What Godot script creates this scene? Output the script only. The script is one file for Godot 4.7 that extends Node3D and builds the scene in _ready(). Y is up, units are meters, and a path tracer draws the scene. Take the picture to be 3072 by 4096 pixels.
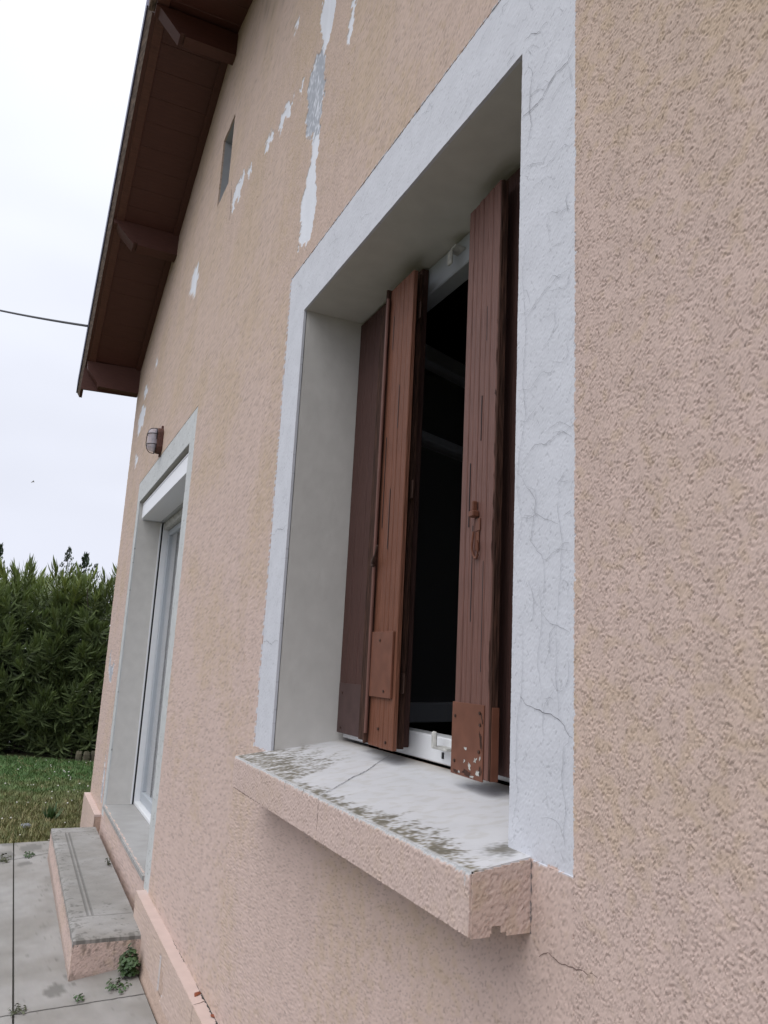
extends Node3D
# Gable end of a rendered house seen along its wall: a window with folded brown shutters, a glazed door, eaves, a doorstep and a hedge.
# Heights below are counted from the eye; UP lifts them so that the paving lies near zero.
const UP := 1.36
var rng := RandomNumberGenerator.new()
var tint := Color.WHITE
var taken := {}
var noises := {}
var M := {}
var flakes := []

# ---------------------------------------------------------------- helpers
func v3(x: float, y: float, z: float) -> Vector3:
	return Vector3(x, y + UP, z)

func noise(freq: float, seed_: int, octaves := 1, kind := FastNoiseLite.TYPE_SIMPLEX_SMOOTH) -> FastNoiseLite:
	var n := FastNoiseLite.new()
	n.noise_type = kind
	n.seed = seed_
	n.frequency = freq
	n.fractal_type = FastNoiseLite.FRACTAL_FBM if octaves > 1 else FastNoiseLite.FRACTAL_NONE
	n.fractal_octaves = octaves
	return n

func numbered(called: String) -> String:
	if not taken.has(called):
		taken[called] = 0
		return called
	taken[called] += 1
	return "%s_%03d" % [called, taken[called]]

func thing(called: String, label: String, category: String, at := Vector3.ZERO, group := "") -> Node3D:
	var o := Node3D.new()
	o.name = numbered(called)
	add_child(o)
	o.position = at
	o.set_meta("label", label)
	o.set_meta("category", category)
	if group:
		o.set_meta("group", group)
	return o

func structure(called: String) -> Node3D:
	var o := Node3D.new()
	o.name = numbered(called)
	add_child(o)
	o.set_meta("kind", "structure")
	return o

func branch(called: String, parent: Node3D) -> Node3D:
	var o := Node3D.new()
	o.name = called
	parent.add_child(o, true)
	return o

# a mesh given in world coordinates, hung under its thing
func part(called: String, mesh: Mesh, mat: Material, parent: Node3D) -> MeshInstance3D:
	var o := MeshInstance3D.new()
	o.name = called
	o.mesh = mesh
	o.material_override = mat
	parent.add_child(o, true)
	var base := Vector3.ZERO
	var p: Node = parent
	while p is Node3D and p != self:
		base += p.position
		p = p.get_parent()
	o.position = -base
	return o

func begin() -> SurfaceTool:
	var st := SurfaceTool.new()
	st.begin(Mesh.PRIMITIVE_TRIANGLES)
	return st

func tri(st: SurfaceTool, a: Vector3, b: Vector3, c: Vector3, out: Vector3) -> void:
	var n := (a - c).cross(a - b)
	if n.length_squared() < 1e-16:
		return
	n = n.normalized()
	var flip := n.dot(out) < 0.0
	st.set_normal(-n if flip else n)
	st.add_vertex(a)
	st.set_normal(-n if flip else n)
	st.add_vertex(c if flip else b)
	st.set_normal(-n if flip else n)
	st.add_vertex(b if flip else c)

func quad(st: SurfaceTool, a: Vector3, b: Vector3, c: Vector3, d: Vector3, out: Vector3) -> void:
	tri(st, a, b, c, out)
	tri(st, a, c, d, out)

# a box with chamfered edges, placed by a transform
func box(st: SurfaceTool, lo: Vector3, hi: Vector3, r := 0.002, t := Transform3D.IDENTITY) -> void:
	var c := (lo + hi) / 2.0
	var h := (hi - lo) / 2.0
	r = minf(r, minf(h.x, minf(h.y, h.z)) * 0.9)
	var b := t.basis
	for ax in 3:
		var u := (ax + 1) % 3
		var w := (ax + 2) % 3
		for s in [-1.0, 1.0]:
			var p := []
			for k in [[-1, -1], [1, -1], [1, 1], [-1, 1]]:
				var q := Vector3.ZERO
				q[ax] = s * h[ax]
				q[u] = k[0] * (h[u] - r)
				q[w] = k[1] * (h[w] - r)
				p.append(t * (c + q))
			var o := Vector3.ZERO
			o[ax] = s
			quad(st, p[0], p[1], p[2], p[3], b * o)
			if r > 0.0:
				for s2 in [-1.0, 1.0]:
					var e := []
					for k in [[0, -1], [0, 1], [1, 1], [1, -1]]:
						var q := Vector3.ZERO
						q[ax] = s * (h[ax] if k[0] == 0 else h[ax] - r)
						q[u] = s2 * (h[u] - r if k[0] == 0 else h[u])
						q[w] = k[1] * (h[w] - r)
						e.append(t * (c + q))
					var o2 := Vector3.ZERO
					o2[ax] = s
					o2[u] = s2
					quad(st, e[0], e[1], e[2], e[3], b * o2)
	if r > 0.0:
		for sx in [-1.0, 1.0]:
			for sy in [-1.0, 1.0]:
				for sz in [-1.0, 1.0]:
					var s := Vector3(sx, sy, sz)
					tri(st, t * (c + s * Vector3(h.x, h.y - r, h.z - r)), t * (c + s * Vector3(h.x - r, h.y, h.z - r)), t * (c + s * Vector3(h.x - r, h.y - r, h.z)), b * s)

func boxm(lo: Vector3, hi: Vector3, r := 0.002, t := Transform3D.IDENTITY) -> ArrayMesh:
	var st := begin()
	box(st, lo, hi, r, t)
	return st.commit()

# an outline (first axis a, second axis b) pushed along axis c from c0 to c1
func prism(st: SurfaceTool, poly: PackedVector2Array, a: int, b: int, c: int, c0: float, c1: float) -> void:
	var put := func(p: Vector2, k: float) -> Vector3:
		var q := Vector3.ZERO
		q[a] = p.x
		q[b] = p.y
		q[c] = k
		return q + Vector3(0, UP, 0)
	var axis := Vector3.ZERO
	axis[c] = 1.0
	var idx := Geometry2D.triangulate_polygon(poly)
	for i in range(0, idx.size(), 3):
		for s in [0, 1]:
			var k: float = c1 if s else c0
			tri(st, put.call(poly[idx[i]], k), put.call(poly[idx[i + 1]], k), put.call(poly[idx[i + 2]], k), axis * signf(c1 - c0) * (1.0 if s else -1.0))
	var turn := 1.0 if Geometry2D.is_polygon_clockwise(poly) else -1.0
	for i in poly.size():
		var p := poly[i]
		var q := poly[(i + 1) % poly.size()]
		var d := (q - p).orthogonal() * turn
		var o := Vector3.ZERO
		o[a] = -d.x
		o[b] = -d.y
		if Geometry2D.is_point_in_polygon((p + q) / 2.0 + Vector2(o[a], o[b]).normalized() * 0.0005, poly):
			o = -o
		quad(st, put.call(p, c0), put.call(q, c0), put.call(q, c1), put.call(p, c1), o)

func tube(st: SurfaceTool, pts: PackedVector3Array, r: float, seg := 8, r2 := -1.0) -> void:
	if r2 < 0.0:
		r2 = r
	var rings := []
	for i in pts.size():
		var d := (pts[mini(i + 1, pts.size() - 1)] - pts[maxi(i - 1, 0)]).normalized()
		var s := d.cross(Vector3.UP if absf(d.y) < 0.9 else Vector3.RIGHT).normalized()
		var w := d.cross(s)
		var rr := lerpf(r, r2, float(i) / maxf(1.0, pts.size() - 1))
		var ring := []
		for k in seg:
			var a := TAU * k / seg
			var n := s * cos(a) + w * sin(a)
			ring.append([pts[i] + n * rr, n])
		rings.append(ring)
	for i in pts.size() - 1:
		for k in seg:
			var k2 := (k + 1) % seg
			var A = rings[i][k]
			var B = rings[i][k2]
			var C = rings[i + 1][k2]
			var D = rings[i + 1][k]
			var flip: bool = (A[0] - C[0]).cross(A[0] - B[0]).dot(A[1]) < 0.0
			for f in ([A, C, B, A, D, C] if flip else [A, B, C, A, C, D]):
				st.set_normal(f[1])
				st.add_vertex(f[0])
	for e in [0, pts.size() - 1]:
		var away: Vector3 = (pts[e] - pts[1 if e == 0 else e - 1])
		for k in range(1, seg - 1):
			tri(st, rings[e][0][0], rings[e][k][0], rings[e][k + 1][0], away)

# loft through stadium outlines [half width, half height, z], round (cx, cy); xa and ya are the axes of the outline
func loft(st: SurfaceTool, c: Vector3, rings: Array, seg := 24) -> void:
	var all := []
	for r in rings:
		var ring := []
		for k in seg:
			var a := TAU * k / seg
			var hw: float = r[0]
			var hh: float = r[1]
			ring.append(c + Vector3(cos(a) * hw, sin(a) * hw + signf(sin(a)) * maxf(0.0, hh - hw), r[2]))
		all.append(ring)
	for i in all.size() - 1:
		for k in seg:
			var k2 := (k + 1) % seg
			var mid: Vector3 = (all[i][k] + all[i + 1][k2]) / 2.0 - c
			mid.z = 0.0
			var up := Vector3(0, 0, 1.0) if rings[i + 1][0] < rings[i][0] else Vector3.ZERO
			quad(st, all[i][k], all[i][k2], all[i + 1][k2], all[i + 1][k], mid.normalized() + up * 0.3)
	for k in range(1, seg - 1):
		tri(st, all[-1][0], all[-1][k], all[-1][k + 1], Vector3(0, 0, 1))

# lines from a to b, step given by a function, passing through every value of must
func lines(a: float, b: float, step: Callable, must := []) -> PackedFloat32Array:
	var marks := [a, b]
	for m in must:
		if m > a + 1e-4 and m < b - 1e-4:
			marks.append(m)
	marks.sort()
	var out := PackedFloat32Array()
	for i in marks.size() - 1:
		var p: float = marks[i]
		var q: float = marks[i + 1]
		var cuts := PackedFloat32Array()
		var x := p
		while x < q:
			cuts.append(x)
			x += step.call(x)
		var over := (x - p) / (q - p)
		for c in cuts:
			out.append(p + (c - p) / over)
	out.append(b)
	return out

# a surface of fine relief: grid us x vs on the plane o + du*u + dv*v; look(u, v) gives the height and sets tint
func panel(us: PackedFloat32Array, vs: PackedFloat32Array, o: Vector3, du: Vector3, dv: Vector3, look: Callable, keep: Callable, skirt := 0.01) -> ArrayMesh:
	var nu := us.size()
	var nv := vs.size()
	var n := du.cross(dv).normalized()
	var pos := PackedVector3Array()
	var nor := PackedVector3Array()
	var col := PackedColorArray()
	pos.resize(nu * nv)
	nor.resize(nu * nv)
	col.resize(nu * nv)
	for j in nv:
		var row := o + dv * vs[j]
		for i in nu:
			var h: float = look.call(us[i], vs[j])
			pos[j * nu + i] = row + du * us[i] + n * h
			col[j * nu + i] = tint
	for j in nv:
		for i in nu:
			var a := pos[j * nu + mini(i + 1, nu - 1)] - pos[j * nu + maxi(i - 1, 0)]
			var b := pos[mini(j + 1, nv - 1) * nu + i] - pos[maxi(j - 1, 0) * nu + i]
			nor[j * nu + i] = a.cross(b).normalized()
	var on := PackedByteArray()
	on.resize((nu + 1) * (nv + 1))
	var idx := PackedInt32Array()
	for j in nv - 1:
		for i in nu - 1:
			if keep.call((us[i] + us[i + 1]) / 2.0, (vs[j] + vs[j + 1]) / 2.0):
				on[(j + 1) * (nu + 1) + i + 1] = 1
				var a := j * nu + i
				idx.append_array([a, a + nu, a + nu + 1, a, a + nu + 1, a + 1])
	if skirt > 0.0:
		var w := nu + 1
		for j in nv - 1:
			for i in nu - 1:
				if not on[(j + 1) * w + i + 1]:
					continue
				var a := j * nu + i
				for e in [[on[(j + 1) * w + i], a + nu, a, -du], [on[(j + 1) * w + i + 2] if i < nu - 2 else 0, a + 1, a + nu + 1, du], [on[j * w + i + 1] if j > 0 else 0, a, a + 1, -dv], [on[(j + 2) * w + i + 1] if j < nv - 2 else 0, a + nu + 1, a + nu, dv]]:
					if e[0]:
						continue
					var k := pos.size()
					for q in [pos[e[1]], pos[e[2]], pos[e[2]] - n * skirt, pos[e[1]] - n * skirt]:
						pos.append(q)
						nor.append(e[3])
					for q in [e[1], e[2], e[2], e[1]]:
						col.append(col[q])
					idx.append_array([k, k + 1, k + 2, k, k + 2, k + 3])
	var arrays := []
	arrays.resize(Mesh.ARRAY_MAX)
	arrays[Mesh.ARRAY_VERTEX] = pos
	arrays[Mesh.ARRAY_NORMAL] = nor
	arrays[Mesh.ARRAY_COLOR] = col
	arrays[Mesh.ARRAY_INDEX] = idx
	var m := ArrayMesh.new()
	m.add_surface_from_arrays(Mesh.PRIMITIVE_TRIANGLES, arrays)
	return m

func always(_u: float, _v: float) -> bool:
	return true

func even(s: float) -> Callable:
	return func(_x: float) -> float: return s

# a thin dark line lying on a surface: points on the plane o + du*x + dv*y, lifted by lift
func ribbon(st: SurfaceTool, pts: Array, width: float, o: Vector3, du: Vector3, dv: Vector3, lift: float, wobble := 1.0) -> void:
	var n := du.cross(dv).normalized()
	var fine: Array[Vector2] = []
	for i in pts.size() - 1:
		var a: Vector2 = pts[i]
		var b: Vector2 = pts[i + 1]
		var cuts := maxi(2, int(a.distance_to(b) / 0.006))
		var side := (b - a).orthogonal().normalized()
		for k in cuts:
			var f := float(k) / cuts
			fine.append(a.lerp(b, f) + side * rng.randf_range(-1, 1) * 0.0014 * wobble * (0.0 if k == 0 else 1.0))
	fine.append(pts[-1])
	var old := []
	for i in fine.size():
		var d := fine[mini(i + 1, fine.size() - 1)] - fine[maxi(i - 1, 0)]
		var e := float(i) / (fine.size() - 1)
		var w := width * (0.35 + 0.65 * sin(PI * clampf(e, 0.04, 0.96))) * rng.randf_range(0.55, 1.25) / 2.0
		var s := d.orthogonal().normalized() * w
		var now := [o + du * (fine[i].x + s.x) + dv * (fine[i].y + s.y) + n * lift, o + du * (fine[i].x - s.x) + dv * (fine[i].y - s.y) + n * lift]
		if old:
			quad(st, old[0], old[1], now[1], now[0], n)
		old = now

func paint(c: Color, rough := 0.8, metal := 0.0) -> StandardMaterial3D:
	var m := StandardMaterial3D.new()
	m.albedo_color = c.linear_to_srgb()
	m.roughness = rough
	m.metallic = metal
	return m

func tinted(rough := 0.85) -> StandardMaterial3D:
	var m := StandardMaterial3D.new()
	m.vertex_color_use_as_albedo = true
	m.roughness = rough
	return m

# grey noise picture with a chosen spread, tiled
func noise_picture(size: int, freq: float, seed_: int, octaves: int, lo: float, hi: float, normal := false) -> NoiseTexture2D:
	var t := NoiseTexture2D.new()
	t.width = size
	t.height = size
	t.seamless = true
	t.noise = noise(freq, seed_, octaves)
	var g := Gradient.new()
	g.set_color(0, Color(lo, lo, lo))
	g.set_color(1, Color(hi, hi, hi))
	t.color_ramp = g
	t.as_normal_map = normal
	return t

func textured(m: StandardMaterial3D, t: Texture2D, scale: Vector3, relief := 0.0, bump: Texture2D = null) -> StandardMaterial3D:
	m.albedo_texture = t
	m.uv1_triplanar = true
	m.uv1_world_triplanar = true
	m.uv1_scale = scale
	if relief > 0.0:
		m.heightmap_enabled = true
		m.heightmap_scale = relief
		m.heightmap_texture = bump if bump else t
	return m

# ---------------------------------------------------------------- surfaces
const STUCCO_PINK := Color(0.600, 0.460, 0.408)
const STUCCO_SAND := Color(0.560, 0.426, 0.325)

func in_flake(x: float, y: float) -> int:
	for f in flakes:
		var r: Rect2 = f[0]
		if r.has_point(Vector2(x, y)):
			var p := Vector2(x + noises.jag.get_noise_2d(x, y) * 0.009 + noises.mid.get_noise_2d(x * 1.6, y * 1.6) * 0.02, y + noises.jag.get_noise_2d(x + 40.0, y) * 0.012 + noises.mid.get_noise_2d(x * 1.6 + 9.0, y * 1.6) * 0.03)
			if Geometry2D.is_point_in_polygon(p, f[1]):
				return f[2]
	return 0

const TRIM := Color(0.625, 0.635, 0.685)

# whether the brush of the white surround reached this spot: its edge wanders by a few millimetres
func border(x: float, y: float) -> bool:
	var d := maxf(absf(x + 1.636) - 0.762, absf(y - 0.520) - 0.776)
	if d > 0.008:
		return false
	return d + 0.004 * noises.mid.get_noise_2d(x * 5.0, y * 5.0) + 0.003 * noises.lump.get_noise_2d(x, y) < 0.0

func stucco(x: float, y: float) -> float:
	var fl := in_flake(x, y)
	if fl:
		var g: float = noises.wide.get_noise_2d(x * 6.0, y * 2.0)
		if fl == 2:
			tint = Color(0.40, 0.42, 0.47).lerp(Color(0.72, 0.74, 0.80), smoothstep(-0.15, 0.5, 0.5 * g + 0.7 * noises.jag.get_noise_2d(x, y * 0.6)))
		else:
			tint = Color(0.78, 0.80, 0.86) * (1.0 + 0.10 * g)
		return 0.0006 + 0.0003 * noises.grain.get_noise_2d(x, y)
	# pressed roughcast: flat flakes with broken, curling edges
	var n: float = noises.lump.get_noise_2d(x, y * 1.45)
	var k: float = noises.mask.get_noise_2d(x, y)
	var g2: float = noises.grain.get_noise_2d(x, y)
	var m: float = noises.mid.get_noise_2d(x, y)
	var w: float = noises.wide.get_noise_2d(x, y)
	var p: float = noises.patch.get_noise_2d(x, y)
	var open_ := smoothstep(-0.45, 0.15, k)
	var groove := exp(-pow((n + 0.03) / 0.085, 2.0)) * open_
	var lip := smoothstep(-0.03, 0.10, n) - smoothstep(0.10, 0.55, n) * 0.7
	tint = STUCCO_PINK.lerp(STUCCO_SAND, clampf(smoothstep(0.05, 0.6, p + 0.5 * w) * 0.5 + 0.35 * smoothstep(-0.2, 0.5, w) + 0.55 * smoothstep(-0.6, 2.0, y + 0.5 * w) - 0.12, 0, 1)) * (1.0 + 0.04 * m + 0.05 * noises.streak.get_noise_2d(x * 16.0, y * 1.1))
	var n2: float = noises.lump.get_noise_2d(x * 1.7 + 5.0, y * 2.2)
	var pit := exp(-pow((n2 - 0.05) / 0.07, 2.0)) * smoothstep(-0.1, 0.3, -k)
	# shade of the grooves and pits, painted into the tint
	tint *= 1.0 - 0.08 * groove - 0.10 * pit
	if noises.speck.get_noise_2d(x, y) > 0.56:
		tint *= 0.76  # painted shade of pits finer than the grid
	if border(x, y):
		tint = TRIM * (1.0 + 0.05 * m)
	return 0.0030 - 0.0014 * groove - 0.0007 * pit + 0.0008 * lip * (0.35 + 0.65 * open_) + 0.00022 * g2 + 0.0007 * m

func trim_paint(x: float, y: float) -> float:
	var g: float = noises.grain.get_noise_2d(x * 0.7, y * 0.7)
	var m: float = noises.mid.get_noise_2d(x + 9.0, y)
	var c: float = noises.crackle.get_noise_2d(x, y)
	var s: float = noises.lump.get_noise_2d(x * 0.8 + 3.0, y * 0.8)
	tint = TRIM * (1.0 + 0.05 * m)
	if not border(x, y):
		tint = STUCCO_PINK
	var h := 0.0015 + 0.00022 * g + 0.0005 * m + 0.0002 * smoothstep(-0.1, 0.3, s)
	var edge := absf(c + 1.0)
	if edge < 0.03 and s > 0.0:
		tint *= 0.84
		h -= 0.0005
	return h

func door_trim_paint(x: float, y: float) -> float:
	var m: float = noises.mid.get_noise_2d(x + 19.0, y)
	var g: float = noises.grain.get_noise_2d(x * 0.5, y * 0.3)
	tint = Color(0.56, 0.575, 0.575) * (1.0 + 0.08 * m)
	if noises.jag.get_noise_2d(x * 0.35, y * 1.2) > 0.62:
		tint = Color(0.30, 0.31, 0.30)
	return 0.0015 + 0.0006 * g + 0.0006 * m

func sill_top(x: float, z: float) -> float:
	var zz := -z  # the panel runs inward
	var d := 0.10 - zz
	var m: float = noises.mid.get_noise_2d(x, zz)
	var across := x * 0.91 + zz * 0.415
	var along := x * 0.415 - zz * 0.91
	var streak: float = noises.streak.get_noise_2d(across * 105.0, along * 70.0)
	var blot: float = noises.streak.get_noise_2d(across * 26.0 + 50.0, along * 19.0)
	tint = Color(0.60, 0.60, 0.62) * (1.0 + 0.05 * m + 0.03 * streak)
	var reach := lerpf(0.125, 0.012, smoothstep(-1.95, -1.72, x))
	if x > -1.72:
		reach = 0.020 + 0.030 * maxf(0.0, noises.streak.get_noise_1d(x * 9.0)) + 0.02 * smoothstep(-1.45, -1.30, x) * smoothstep(-1.02, -1.15, x)
	tint = tint.lerp(Color(0.47, 0.45, 0.41), 0.35 * smoothstep(0.0, 0.45, blot + 0.3 * streak))
	var cover := 1.0 - d / maxf(reach, 0.004)
	var moss := smoothstep(-0.25, 0.45, clampf(cover, -1.6, 0.5) * 0.62 + 0.95 * streak + 0.75 * blot)
	if d < 0.005:
		moss *= 0.4
	moss *= smoothstep(-1.3, -0.5, cover)
	tint = tint.lerp(Color(0.235, 0.205, 0.145).lerp(Color(0.14, 0.125, 0.095), clampf(0.5 + 1.2 * blot, 0, 1)), clampf(moss, 0, 1) * 0.97)
	# grime in the corner at the foot of the right jamb; browner along the back
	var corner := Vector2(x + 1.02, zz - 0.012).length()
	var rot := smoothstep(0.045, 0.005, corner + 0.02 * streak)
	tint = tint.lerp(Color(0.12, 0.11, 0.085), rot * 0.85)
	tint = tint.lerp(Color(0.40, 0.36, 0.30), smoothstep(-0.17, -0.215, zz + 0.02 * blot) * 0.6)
	return 0.0008 + 0.0004 * m + 0.0003 * clampf(moss, 0, 1)

func sill_front(x: float, y: float) -> float:
	var h := stucco(x + 20.0, y)
	tint = tint.lerp(Color(0.57, 0.445, 0.405), 0.5)
	var d := -0.267 - y
	var j: float = noises.jag.get_noise_2d(x * 2.5, 3.0) + 0.6 * noises.jag.get_noise_2d(x * 8.0, 9.0)
	if d < 0.004 + 0.006 * maxf(0.0, j) + (0.012 if j > 0.75 else 0.0):
		tint = Color(0.55, 0.56, 0.57) if j < 0.8 else Color(0.25, 0.25, 0.24)
		h *= 0.3
	return h

func sill_end(z: float, y: float) -> float:
	var h := stucco(z * 0.9 + 33.0, y * 0.9)
	var d := -(0.256 + 0.11 * (0.0 - z)) - y
	if z * -1.0 < 0.012 and noises.jag.get_noise_2d(y * 3.0, 1.0) > -0.1:
		pass
	return h

func concrete(x: float, z: float, edge: float) -> float:
	var m: float = noises.mid.get_noise_2d(x * 0.8, z * 0.8)
	var w: float = noises.wide.get_noise_2d(x * 1.6 + 7.0, z * 1.6)
	var s: float = noises.streak.get_noise_2d(x * 16.0, z * 16.0)
	var b: float = noises.streak.get_noise_2d(x * 45.0, z * 45.0 + 90.0)
	tint = Color(0.262, 0.250, 0.234).lerp(Color(0.325, 0.315, 0.305), smoothstep(-0.4, 0.5, w)) * (1.0 + 0.10 * m + 0.05 * b)
	var lichen := smoothstep(0.20, 0.56, s * 0.6 + b * 0.45 + edge)
	tint = tint.lerp(Color(0.115, 0.11, 0.10), clampf(lichen, 0, 1) * 0.68)
	return 0.0010 * m + 0.0007 * b

func step_top(x: float, z: float) -> float:
	var zz := -z
	var e := minf(minf(0.325 - zz, x + 6.03), minf(-3.75 - x, 1.0))
	var edge := 0.30 * smoothstep(0.10, 0.0, e) - 0.10
	if x < -5.6 or x > -4.25:
		edge += 0.10
	var h := concrete(x, zz, edge)
	var g := minf(absf(zz - 0.243), absf(zz - 0.222))
	if x > -5.86 and x < -4.06 and g < 0.005:
		h -= 0.004 * (1.0 - g / 0.005)
		tint *= 0.62
	var c := minf(absf(x + 4.055), absf(x + 5.87))
	if c < 0.006 and zz < 0.30 and zz > 0.05:
		h -= 0.003
		tint *= 0.62
	# a worn, rounded nosing
	h -= 0.006 * pow(clampf(1.0 - e / 0.02, 0, 1), 2.0)
	return h

func ground(x: float, z: float) -> float:
	return -1.305 + 0.016 * (x + 3.3) - 0.14 * (z - 0.047)

func slab_top(x: float, z: float) -> float:
	var zz := -z
	var near_step := smoothstep(0.16, 0.0, zz - 0.325) if x < -3.7 and zz > 0.30 else 0.0
	var near_wall := smoothstep(0.10, 0.0, zz - 0.06)
	var h := concrete(x * 0.9 + 30.0, zz * 0.9, -0.20 + 0.26 * near_step + 0.16 * near_wall)
	# four damp patches of a greyer screed
	for p in [Vector3(-3.66, 0.375, 0.055), Vector3(-6.42, 0.42, 0.09), Vector3(-6.30, 0.60, 0.10), Vector3(-6.0, 0.47, 0.06), Vector3(-6.62, 0.56, 0.10)]:
		var q := Vector2((x - p.x) * 0.9, (zz - p.y) * 1.15)
		var r: float = q.length() + 0.02 * noises.mid.get_noise_2d(x * 2.0, zz * 2.0)
		if r < p.z:
			tint = tint.lerp(Color(0.17, 0.165, 0.155), smoothstep(p.z, p.z - 0.012, r) * 0.9)
	return h

func plinth_face(x: float, y: float) -> float:
	var h := stucco(x + 51.0, y + 3.0)
	tint = tint.lerp(Color(0.54, 0.42, 0.375), 0.5)
	var p := Vector2(x + noises.jag.get_noise_2d(x, y) * 0.006, y)
	if Geometry2D.is_point_in_polygon(p, noises.plinth_flake):
		tint = Color(0.52, 0.55, 0.60) * (1.0 + 0.25 * noises.mid.get_noise_2d(x * 3.0, y))
		return -0.002
	return h

func smooth_pink(x: float, z: float) -> float:
	var m: float = noises.mid.get_noise_2d(x, z)
	tint = Color(0.575, 0.452, 0.41) * (1.0 + 0.06 * m)
	return 0.001 + 0.0005 * m + 0.0003 * noises.grain.get_noise_2d(x, z)

func add_flake(pts: Array, kind := 1) -> void:
	var poly := PackedVector2Array(pts)
	var grown := Geometry2D.offset_polygon(poly, 0.007)
	if grown.size():
		poly = grown[0]
	var r := Rect2(poly[0], Vector2.ZERO)
	for p in poly:
		r = r.expand(p)
	flakes.append([r.grow(0.03), poly, kind])

# ---------------------------------------------------------------- the scene
func _ready() -> void:
	rng.seed = 20240514
	# camera
	var cam := Camera3D.new()
	cam.name = "camera"
	add_child(cam)
	cam.position = v3(0, 0, 0.7)
	cam.rotation_degrees = Vector3(11.309, 65.487, 2.9495)
	cam.fov = 66.9
	cam.near = 0.03
	cam.far = 400.0
	cam.current = true
	# overcast sky
	var e := Environment.new()
	e.background_mode = Environment.BG_SKY
	e.tonemap_mode = Environment.TONE_MAPPER_LINEAR
	e.tonemap_exposure = 1.05
	e.sdfgi_enabled = true
	e.ssao_enabled = true
	e.ssil_enabled = true
	var sm := PanoramaSkyMaterial.new()
	sm.panorama = overcast()
	e.sky = Sky.new()
	e.sky.sky_material = sm
	e.background_energy_multiplier = 1.0
	var we := WorldEnvironment.new()
	we.name = "world"
	we.environment = e
	add_child(we)
	var sun := DirectionalLight3D.new()
	sun.name = "sun"
	add_child(sun)
	sun.light_energy = 0.44
	sun.light_color = Color(1.0, 0.985, 0.96)
	sun.light_angular_distance = 60.0
	sun.shadow_enabled = true
	sun.look_at_from_position(Vector3(1.6, 9.5, 5.2), Vector3.ZERO)

	noises.lump = noise(94.0, 3, 2)
	noises.mask = noise(40.0, 4, 1)
	noises.patch = noise(24.0, 6, 2)
	noises.speck = noise(150.0, 8, 1)
	noises.grain = noise(330.0, 5, 1)
	noises.mid = noise(11.0, 7, 2)
	noises.wide = noise(1.5, 11, 3)
	noises.jag = noise(46.0, 13, 2)
	noises.streak = noise(1.0, 17, 3)
	noises.crackle = noise(38.0, 19, 1, FastNoiseLite.TYPE_CELLULAR)
	noises.crackle.cellular_return_type = FastNoiseLite.RETURN_DISTANCE2_SUB
	noises.crackle.cellular_distance_function = FastNoiseLite.DISTANCE_EUCLIDEAN
	noises.crackle.domain_warp_enabled = true
	noises.crackle.domain_warp_amplitude = 0.02
	noises.crackle.domain_warp_frequency = 30.0
	noises.plinth_flake = PackedVector2Array([Vector2(-3.285, -1.12), Vector2(-3.305, -1.15), Vector2(-3.30, -1.178), Vector2(-3.291, -1.267), Vector2(-3.25, -1.275), Vector2(-3.213, -1.25), Vector2(-3.19, -1.218), Vector2(-3.226, -1.17)])
	make_flakes()
	make_materials()
	make_house()
	make_shutters()
	make_ground()
	make_step()
	make_lamp()
	make_plants()
	make_small_things()

func overcast() -> ImageTexture:
	var w := 512
	var h := 256
	var im := Image.create(w, h, false, Image.FORMAT_RGBF)
	var cloud := noise(2.1, 71, 4)
	for j in h:
		var el := (0.5 - (j + 0.5) / h) * PI
		for i in w:
			var az := TAU * (i + 0.5) / w
			var d := Vector3(cos(az) * cos(el), sin(el), sin(az) * cos(el))
			var s := clampf(sin(el), 0.0, 1.0)
			var b := 0.79 + 0.24 * s + 0.95 * pow(s, 5.0)
			# layers of cloud, flattened towards the horizon
			var q := Vector3(d.x, d.y * 3.2, d.z)
			var c := cloud.get_noise_3dv(q * 1.1)
			b *= 1.0 + 0.10 * c * (1.0 - 0.6 * s)
			var col := Color(0.945, 0.98, 1.12).lerp(Color(0.955, 0.99, 1.06), s)
			if el < 0.0:
				col = Color(0.9, 0.9, 0.9)
				b = 0.16
			im.set_pixel(i, j, col * b)
	return ImageTexture.create_from_image(im)

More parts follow.
